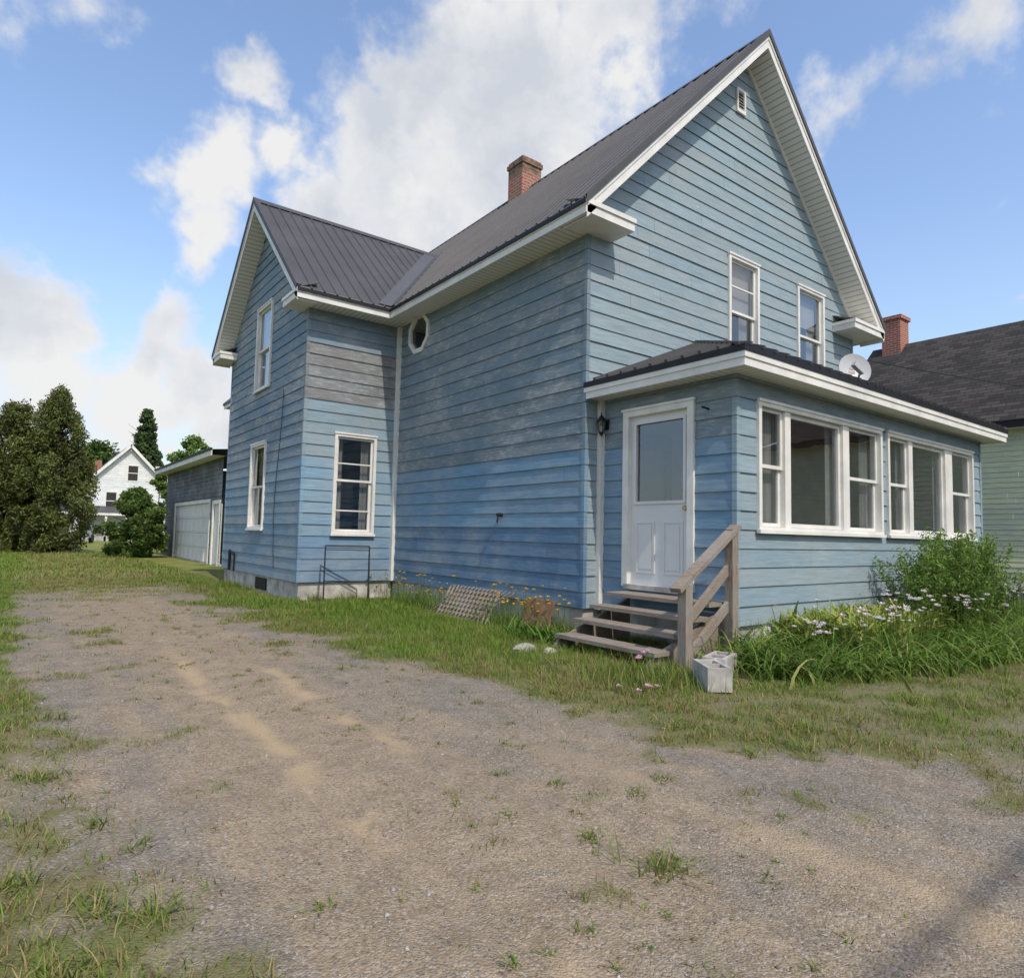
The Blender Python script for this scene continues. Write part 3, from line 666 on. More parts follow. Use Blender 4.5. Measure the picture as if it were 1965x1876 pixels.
def tanf(x,y):
    n=fbm(x*1.1+70,y*.6+11)
    return np.clip(np.exp(-((x+4.35)/.75)**2)*1.0*(.5+n)+.35*np.exp(-((x+3.2)/.5)**2)*sm(-y,2,3.5)*(.4+n),0,1)
def axis(lo,hi,st,far):
    c=list(np.arange(lo,hi,st));d_=st;x=hi
    up=[]
    while x<far: up.append(x);d_*=1.35;x+=d_
    up.append(far);dn=[];x=lo;d_=st
    while x>-far: d_*=1.35;x-=d_;dn.append(x)
    return np.array(dn[::-1]+c+up)
gxs=axis(-7.5,6,.05,900);gys=axis(-6.2,12,.06,900)
X,Y=np.meshgrid(gxs,gys);Gd=dens(X,Y);Sd=sandf(X,Y);Td=tanf(X,Y)
def hgt_(x,y,g):
    far=np.maximum(np.abs(x),np.abs(y));k=sm(40-far,0,20)
    tr_=np.exp(-((x+4.5)/.22)**2)+np.exp(-((x+3.7)/.22)**2)
    return ((fbm(x*1.3,y*1.3)-.5)*.06+g*.012-tr_*.018*(y<2)+(fbm(x*6,y*6,3)-.5)*.022-.012)*k
Z=hgt_(X,Y,Gd)
V=np.stack([X.ravel(),Y.ravel(),Z.ravel()],1);nxg,nyg=len(gxs),len(gys)
idx=np.arange(nxg*nyg).reshape(nyg,nxg);Fq=np.stack([idx[:-1,:-1].ravel(),idx[:-1,1:].ravel(),idx[1:,1:].ravel(),idx[1:,:-1].ravel()],1)
def groundmat():
    m,nt,b=newmat('gravel_and_grass_ground')
    a=N(nt,'ShaderNodeAttribute',attribute_name='Col');sp=N(nt,'ShaderNodeSeparateColor');lk(nt,a.outputs['Color'],sp.inputs[0])
    g=N(nt,'ShaderNodeNewGeometry')
    vo=N(nt,'ShaderNodeTexVoronoi');vo.inputs['Scale'].default_value=105;lk(nt,g.outputs['Position'],vo.inputs['Vector'])
    s1=N(nt,'ShaderNodeSeparateColor');lk(nt,vo.outputs['Color'],s1.inputs[0])
    n1=noise(nt,1.1,4,.65);n2=noise(nt,6,4,.7);n3=noise(nt,60,3,.7);n4=noise(nt,2.2,4,.65,sc=(1.8,.35,1))
    grey=mixc(nt,mapr(nt,n2,.35,.65),(.165,.145,.122),(.245,.212,.172))
    tan=mixc(nt,mapr(nt,n2,.35,.65),(.26,.195,.125),(.36,.275,.18))
    tf=mth(nt,'ADD',mth(nt,'ADD',mth(nt,'MULTIPLY',sp.outputs[2],.9),mth(nt,'MULTIPLY',mth(nt,'SUBTRACT',n1,.5),1.3)),mth(nt,'MULTIPLY',mth(nt,'SUBTRACT',n4,.5),2.2))
    base=mixc(nt,mapr(nt,tf,-.15,.6,.15,1),grey,tan)
    pb=mixc(nt,s1.outputs[0],(.085,.075,.065),(.44,.39,.33))
    base=mixc(nt,mapr(nt,s1.outputs[1],.3,.85,.0,.62),base,pb)
    k=N(nt,'ShaderNodeVectorMath',operation='SCALE');lk(nt,base,k.inputs[0]);lk(nt,mapr(nt,n3,.3,.7,.75,1.25),k.inputs['Scale']);base=k.outputs[0]
    sand=mixc(nt,n3,(.38,.28,.165),(.52,.39,.245))
    c=mixc(nt,mapr(nt,sp.outputs[1],.0,.9,0,.85),base,sand)
    soil=mixc(nt,n2,(.165,.125,.07),(.24,.19,.095));soil=mixc(nt,mapr(nt,n1,.35,.6,.2,.9),soil,(.12,.145,.035))
    gg=mth(nt,'ADD',sp.outputs[0],mth(nt,'MULTIPLY',mth(nt,'SUBTRACT',n2,.5),.8))
    c=mixc(nt,mapr(nt,gg,.15,.75,0,.85),c,soil)
    s3=N(nt,'ShaderNodeSeparateXYZ');lk(nt,g.outputs['Position'],s3.inputs[0])
    fy=mapr(nt,s3.outputs[1],9,16)
    gr=mixc(nt,mapr(nt,n1,.35,.65),(.13,.17,.035),(.28,.26,.09))
    c=mixc(nt,fy,c,gr)
    lk(nt,c,b.inputs['Base Color']);b.inputs['Roughness'].default_value=.95;b.inputs['Specular IOR Level'].default_value=.08
    hgt=mth(nt,'ADD',mth(nt,'MULTIPLY',vo.outputs['Distance'],-.9),n3)
    bump(nt,b,hgt,.6,.012);return m
npmesh('ground',V,Fq,np.stack([Gd.ravel(),Sd.ravel(),Td.ravel()],1),groundmat(),smooth=True)
def gz(x,y): return hgt_(x,y,dens(x,y))
def ribbons(name,base,az,Ln,t0,k,wd,segs,C,mat,parent=None,tip=.12):
    n=len(base);pos=base.copy();S_=[pos.copy()]
    h=np.stack([np.cos(az),np.sin(az)],1)
    for i in range(segs):
        ang=t0+k*(i+.5)/segs;st=Ln/segs
        pos=pos+np.stack([h[:,0]*np.sin(ang)*st,h[:,1]*np.sin(ang)*st,np.cos(ang)*st],1);S_.append(pos.copy())
    tw=az+np.pi/2+R.uniform(-.9,.9,n);side=np.stack([np.cos(tw),np.sin(tw),np.zeros(n)],1)
    Vs=[]
    for i,p in enumerate(S_):
        f_=i/segs;w_=wd*np.maximum(tip,(1-f_**1.6))
        Vs.append(p-side*w_[:,None]/2);Vs.append(p+side*w_[:,None]/2)
    V=np.stack(Vs,1).reshape(-1,3);m=2*(segs+1);F=[]
    b0=np.arange(n)*m
    for i in range(segs): F.append(np.stack([b0+2*i,b0+2*i+1,b0+2*i+3,b0+2*i+2],1))
    F=np.concatenate(F);CC=np.repeat(C,m,0)
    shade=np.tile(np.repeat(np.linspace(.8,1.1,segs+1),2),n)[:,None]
    return npmesh(name,V,F,CC*shade,mat,parent)
def pal(n,cols,wts):
    i=R.choice(len(cols),n,p=np.array(wts)/sum(wts));c=np.array(cols)[i];return c*R.uniform(.7,1.25,(n,1))
green=[(.13,.20,.03),(.18,.25,.045),(.23,.27,.07),(.37,.30,.13)]
def scatter(x0,x1,y0,y1,dn,thr=0):
    n=int((x1-x0)*(y1-y0)*dn);x=R.uniform(x0,x1,n);y=R.uniform(y0,y1,n)
    d_=dens(x,y);cl=sm(fbm(x*7,y*7,2),.3,.6)
    keep=R.rand(n)<d_*(.25+.75*cl)
    inside=((x>.0)&(y>0)&(x<W))|((x>-P)&(y>Lc)&(x<W))|((x>xp0)&(y>-Dp))
    keep&=~inside;return x[keep],y[keep],d_[keep]
G1=[scatter(-7.5,-5.2,-4.6,3,4200),scatter(-5.2,-1.5,-5.4,3,4200),scatter(-1.5,5,-5.4,0,3600),scatter(-1.5,0.1,0,6,4500),scatter(-7.5,-1.5,3,12,2100),scatter(5,13,-5,4,700),scatter(-9,0,12,30,260)]
x=np.concatenate([g_[0] for g_ in G1]);y=np.concatenate([g_[1] for g_ in G1]);dd=np.concatenate([g_[2] for g_ in G1])
n=len(x);lush=sm(fbm(x*.7+3,y*.7+8),.35,.62)
near=np.exp(-((x-(-1.4))/1.4)**2)*sm(y,-2.5,-.5)
frontlawn=sm(x,-2.2,-1.2)*sm(-y,2.,2.8)
left=sm(-x,5.4,5.8)*sm(y,-1,1)
farf=sm(y,6,9)*sm(x,-5.5,-4.5)
lush=np.clip(lush*.6+near*.85+left*.7+frontlawn*.2-.55*sm(-y,1.5,4)*sm(-x,2.0,2.5)-farf*.25,0,1)
C=pal(n,[(.12,.21,.02),(.18,.28,.035),(.22,.31,.06)],[1,1.3,1]);dry=pal(n,[(.38,.30,.13),(.31,.22,.10),(.26,.24,.08)],[1,1,1])
isdry=(R.rand(n)>(.34+.62*lush))[:,None];C=np.where(isdry,dry,C)
Ln=R.uniform(.03,.085,n)*(0.5+.6*dd)*(1+.5*near);Ln*=np.where(y>3,1.15,1);Ln*=np.where(y>12,1.6,1)
dw=np.minimum(np.where(y<Lc,np.abs(x),np.abs(x+P)),np.where((x>-P)&(x<0),np.abs(Lc-y),9))
Ln*=np.where((y>-.2)&(x>-3),.35+.65*sm(dw,.1,.9),1)
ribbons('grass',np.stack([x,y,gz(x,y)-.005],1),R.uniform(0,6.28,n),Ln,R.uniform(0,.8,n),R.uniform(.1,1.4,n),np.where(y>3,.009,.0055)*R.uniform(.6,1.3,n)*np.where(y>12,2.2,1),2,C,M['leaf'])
T=[(-3.75,-4.45,.15,130),(-5.5,-3.6,.10,90),(-5.38,-3.72,.11,90),(-5.7,-3.3,.11,100),(-5.6,-3.95,.10,90),(-5.35,-3.2,.07,50),(-5.45,-2.9,.08,60),(-3.8,-4.1,.07,40),(-4.0,-3.8,.06,30),(-4.9,-4.0,.06,25),(-3.0,-2.1,.08,30),(-3.4,-.5,.08,30),(-4.2,-1.0,.07,25),(-2.0,-4.0,.12,80),(-1.6,-3.8,.15,100),(-1.2,-3.9,.15,90),(-.6,-4.0,.18,110),(0,-4.2,.18,110),(.8,-4.3,.2,110),(-2.3,-3.9,.1,60),(-5.6,-2.2,.12,80),(-5.5,-1.0,.12,80),(-3.1,-3.9,.07,40),(-3.35,-3.95,.07,40),(-2.9,-3.7,.06,30),(-3.85,-4.15,.05,30),(-3.55,-3.6,.06,40),(-3.7,-3.3,.05,35),(-.2,-3.9,.16,100),(1.4,-4.4,.2,110),(2.2,-4.5,.22,110),(-1.0,-3.5,.14,80)]
for k in range(620):
    xx=R.uniform(-5.6,-2.2);yy=R.uniform(-5.2,6)
    if fbm(np.array([xx*1.1]),np.array([yy*1.1]))[0]<.46: continue
    T.append((xx,yy,R.uniform(.018,.055),R.randint(8,26)))
B_=[];LL=[]
for (a,b2,h_,c_) in T:
    B_.append(np.stack([a+R.normal(0,h_*.4,c_),b2+R.normal(0,h_*.4,c_),np.zeros(c_)],1));LL.append(R.uniform(.4,1.1,c_)*h_)
B_=np.concatenate(B_);LL=np.concatenate(LL);n=len(B_);B_[:,2]=gz(B_[:,0],B_[:,1])-.003
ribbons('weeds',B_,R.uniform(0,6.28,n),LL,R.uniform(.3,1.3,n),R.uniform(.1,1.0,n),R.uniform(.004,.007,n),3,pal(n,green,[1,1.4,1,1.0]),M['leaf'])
def band(n,fx,fy,ln,name,C,w_=.008,t=(0,.35),k=(.1,1.0),seg=3):
    x=fx(n);y=fy(n)
    ribbons(name,np.stack([x,y,gz(x,y)-.005],1),R.uniform(0,6.28,n),R.uniform(ln[0],ln[1],n),R.uniform(*t,n),R.uniform(*k,n),w_*R.uniform(.6,1.3,n),seg,C(n),M['leaf'])
gc2=lambda n:pal(n,green,[1,1.5,1,.35])
yy_=lambda a,b:(lambda n:R.uniform(a,b,n))
def clumpy(lo,hi,k,sd):
    c_=R.uniform(lo,hi,k);return lambda n:np.clip(c_[R.randint(0,k,n)]+R.normal(0,sd,n),lo,hi)
band(1500,lambda n:-.06-np.abs(R.normal(0,.3,n)),clumpy(-.4,5.1,12,.08),(.08,.30),'tall_grass',gc2)
band(1800,lambda n:-.8-np.abs(R.normal(0,.4,n)),yy_(-.4,5.0),(.05,.14),'tall_grass',gc2)
band(260,clumpy(-1.9,-.1,4,.06),lambda n:Lc-.05-np.abs(R.normal(0,.1,n)),(.06,.20),'tall_grass',gc2)
band(500,lambda n:-P-.05-np.abs(R.normal(0,.2,n)),clumpy(5.2,10.5,6,.12),(.06,.20),'tall_grass',gc2)
band(1500,lambda n:R.normal(-1.3,.30,n),lambda n:R.normal(-2.3,.25,n),(.06,.20),'tall_grass',gc2)
n=260;ribbons('dock_leaves',np.stack([R.normal(-.75,.12,n),R.normal(.0,.25,n),np.zeros(n)],1),R.uniform(0,6.28,n),R.uniform(.15,.34,n),R.uniform(.1,.8,n),R.uniform(.5,1.5,n),R.uniform(.02,.035,n),4,pal(n,[(.10,.20,.03),(.15,.26,.05)],[1,1]),M['leaf'],None,tip=.2)
n=320;ax_=R.choice([.5,1.3,2.9,3.5,4.2],n);ribbons('coreopsis_leaves',np.stack([R.normal(-.4,.12,n),ax_+R.normal(0,.18,n),np.zeros(n)],1),R.uniform(0,6.28,n),R.uniform(.18,.46,n),R.uniform(.0,.5,n),R.uniform(.2,.9,n),R.uniform(.007,.014,n),4,pal(n,[(.12,.22,.03),(.17,.28,.05)],[1,1]),M['leaf'],None,tip=.2)
n=12500;x=R.uniform(-.45,9.5,n);y=R.uniform(-4.2,-2.1,n)
lim=np.interp(x,[-.45,.3,1.2,2.5,4,9],[-2.95,-3.35,-3.55,-3.7,-3.8,-3.9]);kp=(y>lim+R.normal(0,.12,n));kp&=~((x>xp0-.1)&(y>-2.05));kp&=R.rand(n)<sm(fbm(x*1.8+2,y*1.8),.2,.5)*.9+.1
x,y=x[kp],y[kp];n=len(x);cx_=np.round(x/.26)*.26+R.normal(0,.05,n);cy_=np.round(y/.26)*.26+R.normal(0,.05,n)
az=np.arctan2(y-cy_,x-cx_)+R.normal(0,.8,n)
clc=.75+.5*vn(np.round(x/.26)*3.7,np.round(y/.26)*5.1)
flowerbed=empty('flower_bed')
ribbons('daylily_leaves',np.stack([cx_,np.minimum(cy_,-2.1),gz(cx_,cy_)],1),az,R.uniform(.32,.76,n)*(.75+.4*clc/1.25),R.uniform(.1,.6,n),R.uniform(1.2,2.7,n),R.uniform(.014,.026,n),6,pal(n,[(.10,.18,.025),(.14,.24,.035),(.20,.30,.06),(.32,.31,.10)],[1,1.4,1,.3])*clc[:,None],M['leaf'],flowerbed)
def quads(P_,size,name,C,parent=None,flat=0,asp=.55,mat=None,up=None):
    n=len(P_);a=R.normal(size=(n,3));a[:,2]*=1-flat
    if up is not None: a+=np.array(up)
    a/=np.linalg.norm(a,axis=1)[:,None]
    nn=R.normal(size=(n,3));b2=np.cross(a,nn);b2/=np.linalg.norm(b2,axis=1)[:,None]
    s_=(size*R.uniform(.6,1.4,n))[:,None];V=np.stack([P_-a*s_,P_+b2*s_*asp,P_+a*s_,P_-b2*s_*asp],1).reshape(-1,3)
    F=np.arange(n*4).reshape(n,4);return npmesh(name,V,F,np.repeat(C,4,0),mat or M['leaf'],parent)
def blob(cx,cy,cz,rx,ry,rz,n,sh=.55,cl=None):
    d_=R.normal(size=(n,3));d_/=np.linalg.norm(d_,axis=1)[:,None];r_=(sh+(1-sh)*R.rand(n))*(.85+.3*R.rand(n))
    P_=d_*r_[:,None]*np.array([rx,ry,rz]);return P_+np.array([cx,cy,cz]),r_
def crown(cx,cy,z0,z1,rad,n,nc,seed,prof=None,cs=(.16,.30),vs=.8):
    rs=np.random.RandomState(seed);Ps=[];Os=[]
    for k in range(nc):
        h_=rs.rand();rr_=(prof(h_) if prof else math.sin(math.pi*min(1,h_*.85+.12)))*rad;a=rs.rand()*6.28;q_=math.sqrt(rs.rand())
        c0_=(cx+rr_*q_*math.cos(a),cy+rr_*q_*math.sin(a),z0+(z1-z0)*h_);s_=rad*rs.uniform(*cs)
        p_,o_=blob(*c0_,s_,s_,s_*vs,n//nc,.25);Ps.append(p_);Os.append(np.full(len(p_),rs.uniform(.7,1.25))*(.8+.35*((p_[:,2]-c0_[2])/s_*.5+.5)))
    return np.concatenate(Ps),np.concatenate(Os)
def tree(name,x,y,h,rad,n,nc,seed,cols,leaf=.12,z0=.3,prof=None,trunk=.15,cs=(.16,.30),vs=.8,up=None,asp=.55):
    e=empty(name);P_,o_=crown(x,y,z0*1.0,h,rad,n,nc,seed,prof,cs,vs)
    quads(P_,leaf*np.ones(len(P_)),'foliage',pal(len(P_),cols,[1]*len(cols))*o_[:,None],e,up=up,asp=asp)
    b=MB();b.tube((x,y,-.1),(x,y,h*.85),trunk,.02,'bark',8)
    rs=np.random.RandomState(seed)
    for k in range(10):
        a=rs.rand()*6.28;hh=h*(.25+.06*k);b.tube((x,y,hh),(x+rad*.6*math.cos(a),y+rad*.6*math.sin(a),hh+h*.1),trunk*.3,.01,'bark',5)
    b.obj('trunk',e);return e
ced=lambda h:max(0,(1-h**1.7))**.62*(.72+.28*min(1,h*5))
dg=[(.11,.15,.035),(.14,.18,.045),(.18,.19,.06),(.13,.12,.05)]
ylg=[(.17,.26,.06),(.22,.31,.08),(.13,.21,.045)]
md=[(.10,.16,.035),(.14,.21,.05),(.08,.13,.03)]
cz=dict(cs=(.13,.24),vs=1.4,up=(0,0,.7),asp=.45)
tree('cedar_tree',-7.7,30,6.1,2.1,45000,200,1,dg,.07,.1,ced,**cz)
tree('cedar_tree',-5.9,30.5,6.5,1.9,42000,180,2,dg,.07,.1,ced,**cz)
tree('cedar_tree',-4.4,30,7.1,1.85,45000,200,3,dg,.07,.1,ced,**cz)
tree('cedar_tree',-10.2,32,6.6,2.2,20000,110,4,dg,.12,.2,ced)
tree('shrub',-1.85,24.4,2.7,1.3,28000,110,5,md,.055,.1,lambda h:math.sin(math.pi*min(1,h*.75+.22)),.05,cs=(.14,.26))
tree('birch_tree',3.6,42,7.2,1.7,12000,60,6,ylg,.10,3.0)
tree('young_birch',.75,36,4.3,1.2,11000,45,7,ylg,.08,.3,None,.05)
tree('spruce_tree',5.6,78,14.3,3.0,20000,180,8,[(.06,.10,.035),(.085,.125,.045)],.2,2,lambda h:(1-h)**.8,cs=(.1,.2))
tree('maple_tree',-2.5,84,9.6,4.8,16000,80,9,md,.25,2)
tree('maple_tree',2.5,92,11.5,5,16000,80,10,md,.25,2)
Ps=[];Os=[]
rs=np.random.RandomState(20)
for k in range(150):
    a=rs.uniform(math.radians(25),math.radians(128));dist=rs.uniform(110,150);hh=rs.uniform(6,9.5);p_,o_=blob(-5+dist*math.cos(a),-6+dist*math.sin(a),hh*.45,4.5,4.5,hh*.6,420,.5);Ps.append(p_);Os.append(np.full(len(p_),rs.uniform(.7,1.2)))
Ps=np.concatenate(Ps);Os=np.concatenate(Os);quads(Ps,.6*np.ones(len(Ps)),'distant_tree_line',pal(len(Ps),md,[1,1,1])*Os[:,None])
Ps=[]
for k in range(60):
    xx=-60+k*2.4+rs.uniform(-1,1);hh=rs.uniform(5,11);p_,o_=blob(xx,-34+rs.uniform(-3,3),hh*.5,2.6,2.6,hh*.55,350,.5);Ps.append(p_)
Ps=np.concatenate(Ps);quads(Ps,.5*np.ones(len(Ps)),'street_tree_row',pal(len(Ps),md,[1,1,1]))
def bush(name,x,y,h,rad,n,cols,seed):
    rs=np.random.RandomState(seed);e=empty(name)
    k=170;a=rs.rand(k)*6.28;t=rs.uniform(.05,.95,k);base=np.stack([x+rs.normal(0,.36,k),y+rs.normal(0,.1,k),np.zeros(k)],1)
    b=MB();P_=[]
    for i in range(k):
        p=Vector(base[i]);d_=Vector((math.cos(a[i])*math.sin(t[i]),math.sin(a[i])*math.sin(t[i])*.6,math.cos(t[i])));Ln=h*rs.uniform(.7,1.12)
        q2=p+d_*Ln;b.tube(p,q2,.006,.002,'bark',4,cap=False)
        m_=n//k;u_=rs.uniform(.2,1.03,m_)**.8;P_.append(np.array(p)[None]+np.outer(u_,np.array(d_*Ln))+rs.normal(0,.035,(m_,3)))
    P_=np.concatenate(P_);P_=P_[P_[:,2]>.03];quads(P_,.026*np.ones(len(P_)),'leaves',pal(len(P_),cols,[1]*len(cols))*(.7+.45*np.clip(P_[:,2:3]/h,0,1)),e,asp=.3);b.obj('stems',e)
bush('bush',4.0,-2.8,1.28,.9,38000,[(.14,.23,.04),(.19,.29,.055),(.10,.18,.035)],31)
n=2300;x=R.uniform(.9,3.8,n);y=R.uniform(-2.9,-2.1,n);ribbons('variegated_leaves',np.stack([x,y,.16+.12*R.rand(n)],1),R.uniform(0,6.28,n),R.uniform(.14,.38,n),R.uniform(0,.5,n),R.uniform(.8,1.8,n),R.uniform(.03,.06,n),4,pal(n,[(.36,.40,.09),(.24,.32,.06),(.48,.48,.16)],[1,1,.6]),M['leaf'],flowerbed,tip=.25)
def flowers(name,pts,col,size,parent=None,stem=True,n=6):
    b=MB()
    for p in pts:
        p=Vector(p);z_=float(gz(np.array([p.x]),np.array([p.y]))[0])
        sz=size*random.uniform(.7,1.2)
        for ring,(up_,s2) in enumerate(((.35,1),(.9,.75))):
            for k in range(n):
                a=k*2*math.pi/n+random.random();dx=Vector((math.cos(a),math.sin(a),up_));sd=Vector((-math.sin(a),math.cos(a),0))
                c_=tuple(v*random.uniform(.8,1.1) for v in col)+(1,)
                b.face([p,p+dx*sz*s2*.6+sd*sz*.35,p+dx*sz*s2,p+dx*sz*s2*.6-sd*sz*.35],'leaf',c_)
        if stem: b.tube((p.x+random.uniform(-.04,.04),p.y+random.uniform(-.04,.04),z_-.01),p,.004,.003,'leaf',4,col=(.1,.17,.03,1),cap=False)
    return b.obj(name,parent)
random.seed(11)
pts=[]
for cx_,cy_,cz_ in((.9,-3.1,.50),(1.2,-3.25,.50),(2.2,-3.0,.6),(3.0,-3.2,.6),(5.2,-3.1,.66),(5.6,-3.2,.66),(6.6,-3.0,.66),(7.4,-3.1,.66),(.2,-2.95,.44)):
    for k in range(14): pts.append((cx_+random.gauss(0,.11),cy_+random.gauss(0,.10),cz_+random.gauss(0,.05)))
for k in range(40): pts.append((random.uniform(.3,7.5),random.uniform(-3.4,-2.6),random.uniform(.42,.70)))
flowers('white_flowers',pts,(.86,.78,.79),.036,flowerbed)
pts=[]
for yc_ in (.5,1.3,2.7,3.4,4.2,4.9):
    for k in range(13): pts.append((random.gauss(-.42,.14),yc_+random.gauss(0,.25),random.uniform(.25,.58)))
pts+=[(random.gauss(-.55,.15),random.gauss(.35,.35),random.uniform(.3,.5)) for k in range(26)]
flowers('yellow_wildflowers',pts,(.88,.62,.03),.030)
flowers('pink_peony',[(-1.42+random.gauss(0,.05),-2.2+random.gauss(0,.05),.20+random.gauss(0,.03)) for k in range(7)]+[(-1.75+random.gauss(0,.09),-2.6+random.gauss(0,.05),.05) for k in range(6)],(.80,.50,.60),.03)
# pebbles
n=13000;x=R.uniform(-6.3,-1,n);y=-5.6+7.1*R.rand(n)**1.5;kp=(R.rand(n)>dens(x,y));x,y=x[kp],y[kp];n=len(x)
s_=R.uniform(.002,.005,n)*(1+1.6*(R.rand(n)>.985));o6=np.array([(1,0,0),(0,1,0),(-1,0,0),(0,-1,0),(0,0,.8),(0,0,-.8)]);f8=np.array([(0,1,4),(1,2,4),(2,3,4),(3,0,4),(1,0,5),(2,1,5),(3,2,5),(0,3,5)])
ro_=R.rand(n)*6.28;V=o6[None]*s_[:,None,None]*R.uniform(.7,1.3,(n,6,1));cx_,sx_=np.cos(ro_)[:,None],np.sin(ro_)[:,None]
VX=V[:,:,0]*cx_-V[:,:,1]*sx_+x[:,None];VY=V[:,:,0]*sx_+V[:,:,1]*cx_+y[:,None];VZ=V[:,:,2]+gz(x,y)[:,None]+s_[:,None]*.2
V=np.stack([VX,VY,VZ],2).reshape(-1,3);F=(np.arange(n)[:,None,None]*6+f8[None]).reshape(-1,3)
C=np.repeat(R.uniform(.12,.46,(n,1))*np.array([1,.92,.82]),6,0);npmesh('gravel',V,F,C,M['plain'])
def car(x,y,col,rot):
    b=MB();prof=[(-2.2,.35),(-2.25,.75),(-1.5,.92),(-.9,1.4),(.7,1.42),(1.35,.98),(2.1,.85),(2.2,.4)]
    for s0,s1 in((-.85,.85),):
        for i in range(len(prof)):
            a=prof[i];c_=prof[(i+1)%len(prof)];g_='darkfill' if i in(2,4) else 'plain'
            b.face([(a[0],s0,a[1]),(c_[0],s0,c_[1]),(c_[0],s1,c_[1]),(a[0],s1,a[1])],g_,col)
        for s_ in(s0,s1): b.face([(p[0],s_,p[1]) for p in prof],'plain',col);b.face([(-1.3,s_*1.01,.95),(-.85,s_*1.01,1.33),(.65,s_*1.01,1.35),(1.15,s_*1.01,.98)],'darkfill')
    for wx in(-1.4,1.35):
        for wy in(-.88,.7): b.tube((wx,wy,.33),(wx,wy+.18,.33),.33,.33,'black',16)
    o=b.obj('parked_car');o.location=(x,y,0);o.rotation_euler=(0,0,rot)
car(-6.6,41,(.03,.03,.035,1),.1);car(-2.4,50,(.5,.5,.5,1),1.2)
pv=[(0,0,.92),(0,0,1.2),(0,0,1.45),(0,0,1.55),(0,0,1.68),(.1,0,.88),(.11,0,.48),(.12,.0,.06),(.13,-.12,.03),(-.1,0,.88),(-.11,0,.48),(-.12,0,.06),(-.13,-.12,.03),(.2,0,1.40),(.26,.02,1.12),(.27,-.06,.86),(-.2,0,1.40),(-.26,.02,1.12),(-.27,-.06,.86)]
pe=[(0,1),(1,2),(2,3),(3,4),(0,5),(5,6),(6,7),(7,8),(0,9),(9,10),(10,11),(11,12),(2,13),(13,14),(14,15),(2,16),(16,17),(17,18)]
pr_=[.15,.14,.13,.06,.10,.09,.06,.045,.035,.09,.06,.045,.035,.06,.042,.03,.06,.042,.03]
me=bpy.data.meshes.new('person');me.from_pydata(pv,pe,[]);o=bpy.data.objects.new('person',me);scn.collection.objects.link(o)
md_=o.modifiers.new('s','SKIN')
for i,v in enumerate(me.skin_vertices[0].data): v.radius=(pr_[i],pr_[i]*.8)
me.skin_vertices[0].data[0].use_root=True
o.modifiers.new('ss','SUBSURF').levels=2
pm,nt,b=newmat('person_clothes_skin');g=N(nt,'ShaderNodeTexCoord');s3=N(nt,'ShaderNodeSeparateXYZ');lk(nt,g.outputs['Object'],s3.inputs[0])
c=mixc(nt,mapr(nt,s3.outputs[2],.90,.92),(.05,.06,.10),(.65,.62,.58));c=mixc(nt,mapr(nt,s3.outputs[2],1.5,1.52),c,(.5,.3,.22));c=mixc(nt,mapr(nt,s3.outputs[2],1.70,1.72),c,(.08,.05,.03));lk(nt,c,b.inputs['Base Color'])
me.materials.append(pm);o.location=(-3.0,38,0)
uw=empty('power_lines');b=MB()
for yy,zz in((-11.0,7.0),(-11.35,7.1)):
    prev=None
    for k in range(21):
        xx=-30+k*3;z2=zz+.0015*(xx-0)**2*.5;p=(xx,yy+.02*xx,z2)
        if prev: b.tube(prev,p,.03,.03,'black',6,cap=False)
        prev=p
b.obj('wires',uw);b=MB()
for xx in(-30,30): b.tube((xx,-11.2,-.2),(xx,-11.2,9),.16,.12,'wood',10);b.beam((xx,-12.2,7.3),(xx,-10.2,7.3),.1,.1,'wood')
b.obj('poles',uw)
sw=MB();prev=None
for k in range(15):
    f_=k/14;p=(7.0+f_*16,-.2-f_*5,4.75+.6*f_-1.2*f_*(1-f_))
    if prev: sw.tube(prev,p,.010,.010,'black',5,cap=False)
    prev=p
sw.obj('service_cable')
# ================= light & sky
az=math.radians(8);el=math.radians(50)
sd=Vector((-math.sin(az)*math.cos(el),-math.cos(az)*math.cos(el),math.sin(el)))
sl=bpy.data.lights.new('sun','SUN');sl.energy=3.0;sl.angle=math.radians(.6);sl.color=(1,.92,.79)
so=bpy.data.objects.new('sun',sl);scn.collection.objects.link(so);so.rotation_euler=sd.to_track_quat('Z','Y').to_euler()
wd=bpy.data.worlds.new('World');scn.world=wd;wd.use_nodes=True;nt=wd.node_tree;bg=nt.nodes['Background']
try: wd.cycles.sampling_method='MANUAL';wd.cycles.sample_map_resolution=256
except Exception: pass
sky=N(nt,'ShaderNodeTexSky');sky.sky_type='NISHITA';sky.sun_disc=False;sky.sun_elevation=el
sky.sun_rotation=math.atan2(sd.x,sd.y);sky.air_density=1.2;sky.dust_density=1.2;sky.ozone_density=1.5
tc=N(nt,'ShaderNodeTexCoord');vec=tc.outputs['Generated']
nz=N(nt,'ShaderNodeTexNoise');nz.inputs['Scale'].default_value=11;nz.inputs['Detail'].default_value=4;nz.inputs['Roughness'].default_value=.6;lk(nt,vec,nz.inputs['Vector'])
sb=N(nt,'ShaderNodeVectorMath',operation='SUBTRACT');lk(nt,nz.outputs['Color'],sb.inputs[0]);sb.inputs[1].default_value=(.5,.5,.5)
sc_=N(nt,'ShaderNodeVectorMath',operation='SCALE');lk(nt,sb.outputs[0],sc_.inputs[0]);sc_.inputs['Scale'].default_value=.11
ad=N(nt,'ShaderNodeVectorMath',operation='ADD');lk(nt,vec,ad.inputs[0]);lk(nt,sc_.outputs[0],ad.inputs[1]);wv=ad.outputs[0]
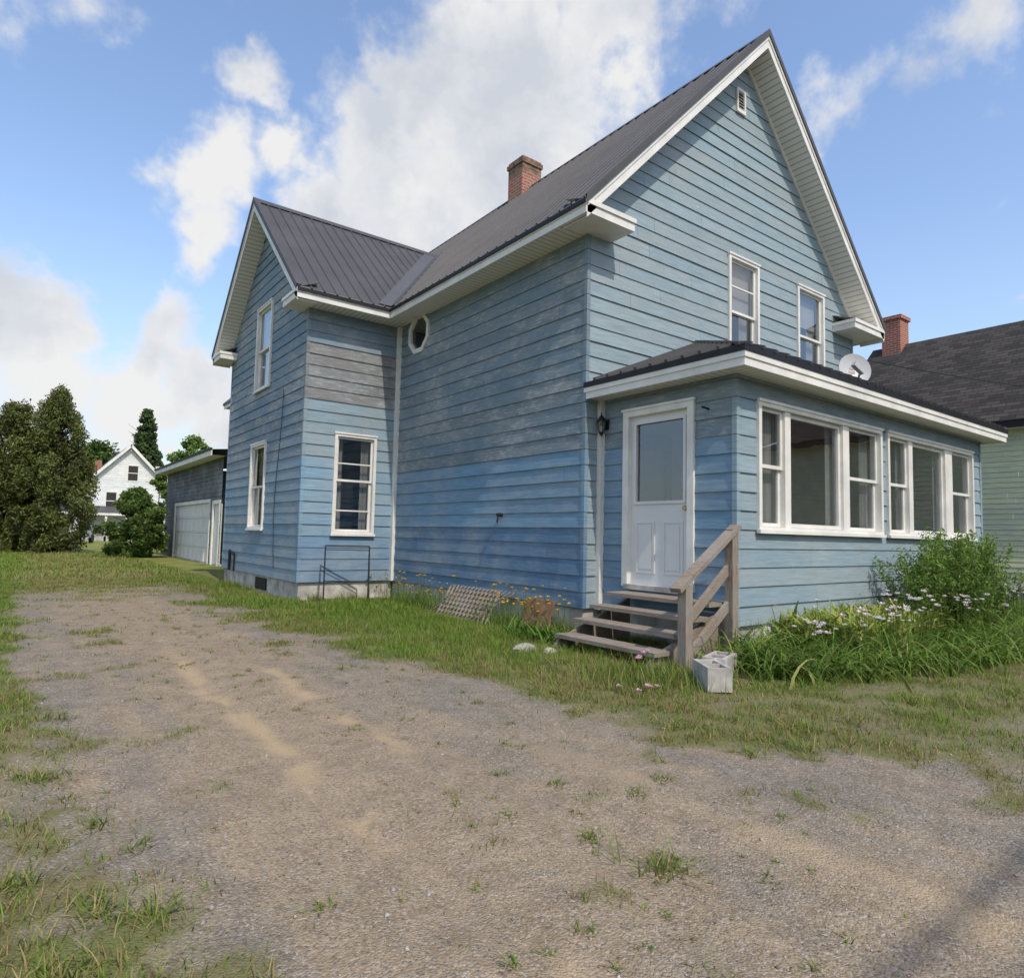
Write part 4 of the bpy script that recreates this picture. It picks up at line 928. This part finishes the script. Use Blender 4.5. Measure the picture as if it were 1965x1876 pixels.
bl=[(.31,.84,.44,.05,1),(.35,.78,.52,.065,1),(.355,.735,.585,.045,1),(.41,.72,.56,.10,1.05),(.42,.67,.61,.08,1),(.47,.62,.63,.08,1),(.53,.55,.64,.08,.9),(.51,.67,.54,.12,1.1),(.45,.77,.45,.11,1.1),(.39,.81,.45,.10,1.05),(.59,.56,.58,.06,.75),(.33,.86,.38,.05,.9),(.5,.5,.72,.1,.9),
(.14,.89,.43,.045,.85),(.17,.89,.40,.045,.9),(.185,.86,.48,.05,1.0),(.20,.81,.55,.035,.85),(.25,.83,.50,.04,.85),(.165,.915,.36,.035,.75),(.16,.875,.455,.045,.9),
(-.05,.97,.23,.07,1),(.02,.97,.24,.055,1.05),(.03,.98,.17,.08,1),(.11,.98,.16,.08,1),(.15,.95,.26,.045,1.0),(.19,.96,.20,.06,1),(.12,.97,.20,.05,.9),(.23,.96,.14,.05,.8),(.06,.99,.09,.08,.8),
(.76,.38,.53,.06,.55),(.77,.40,.49,.04,.5),(.80,.28,.53,.05,.58),(.80,.23,.56,.06,.68),(.92,.25,.29,.03,.45),(.89,.24,.40,.025,.42),(.04,.83,.56,.05,.46),(-.04,.85,.53,.05,.42),(.60,.48,.64,.08,.5),
(-.6,-.5,.45,.25,1),(-.3,-.75,.5,.25,1),(.6,-.6,.4,.25,1),(-.85,.2,.4,.25,1)]
acc=None
for x,y,z,r_,w_ in bl:
    l_=math.sqrt(x*x+y*y+z*z)
    dn=N(nt,'ShaderNodeVectorMath',operation='DISTANCE');lk(nt,wv,dn.inputs[0]);dn.inputs[1].default_value=(x/l_,y/l_,z/l_)
    v=mapr(nt,dn.outputs['Value'],0,r_*1.7,w_,0)
    acc=v if acc is None else mth(nt,'SMOOTH_MAX',acc,v,.10)
fb=N(nt,'ShaderNodeTexNoise');fb.inputs['Scale'].default_value=8;fb.inputs['Detail'].default_value=6;fb.inputs['Roughness'].default_value=.62;lk(nt,vec,fb.inputs['Vector'])
fld=mth(nt,'ADD',acc,mth(nt,'MULTIPLY',mth(nt,'SUBTRACT',fb.outputs['Fac'],.5),1.3))
al=mapr(nt,fld,.24,.68,0,.97,True)
sh=N(nt,'ShaderNodeTexNoise');sh.inputs['Scale'].default_value=5.0;sh.inputs['Detail'].default_value=5;lk(nt,wv,sh.inputs['Vector'])
shv=mth(nt,'ADD',sh.outputs['Fac'],mth(nt,'MULTIPLY',mth(nt,'SUBTRACT',.62,fld),.16))
cc=mixc(nt,mapr(nt,shv,.36,.56),(4.5,4.75,5.2),(6.3,6.25,6.2))
skm=mixc(nt,1.0,sky.outputs[0],(1.6,1.6,1.68),'MULTIPLY')
sx3=N(nt,'ShaderNodeSeparateXYZ');lk(nt,vec,sx3.inputs[0])
hz_=mapr(nt,sx3.outputs[2],0,.42,.62,0,True)
skm=mixc(nt,hz_,skm,(3.3,4.4,5.7))
fin=mixc(nt,al,skm,cc)
lk(nt,fin,bg.inputs[0]);bg.inputs[1].default_value=.14
# ================= camera
cam=bpy.data.cameras.new('camera');co=bpy.data.objects.new('camera',cam);scn.collection.objects.link(co);scn.camera=co
yaw,th,ro=.925,.071,.023
f_=Vector((math.cos(th)*math.cos(yaw),math.cos(th)*math.sin(yaw),math.sin(th)));r0=Vector((math.sin(yaw),-math.cos(yaw),0));u0=r0.cross(f_)
rt=r0*math.cos(ro)+u0*math.sin(ro);up=u0*math.cos(ro)-r0*math.sin(ro)
mt=Matrix(((rt.x,up.x,-f_.x,-5.794),(rt.y,up.y,-f_.y,-6.152),(rt.z,up.z,-f_.z,1.211),(0,0,0,1)));co.matrix_world=mt
cam.sensor_fit='HORIZONTAL';cam.sensor_width=36;cam.lens=36*1264.456/1965;cam.clip_end=3000;cam.clip_start=.05
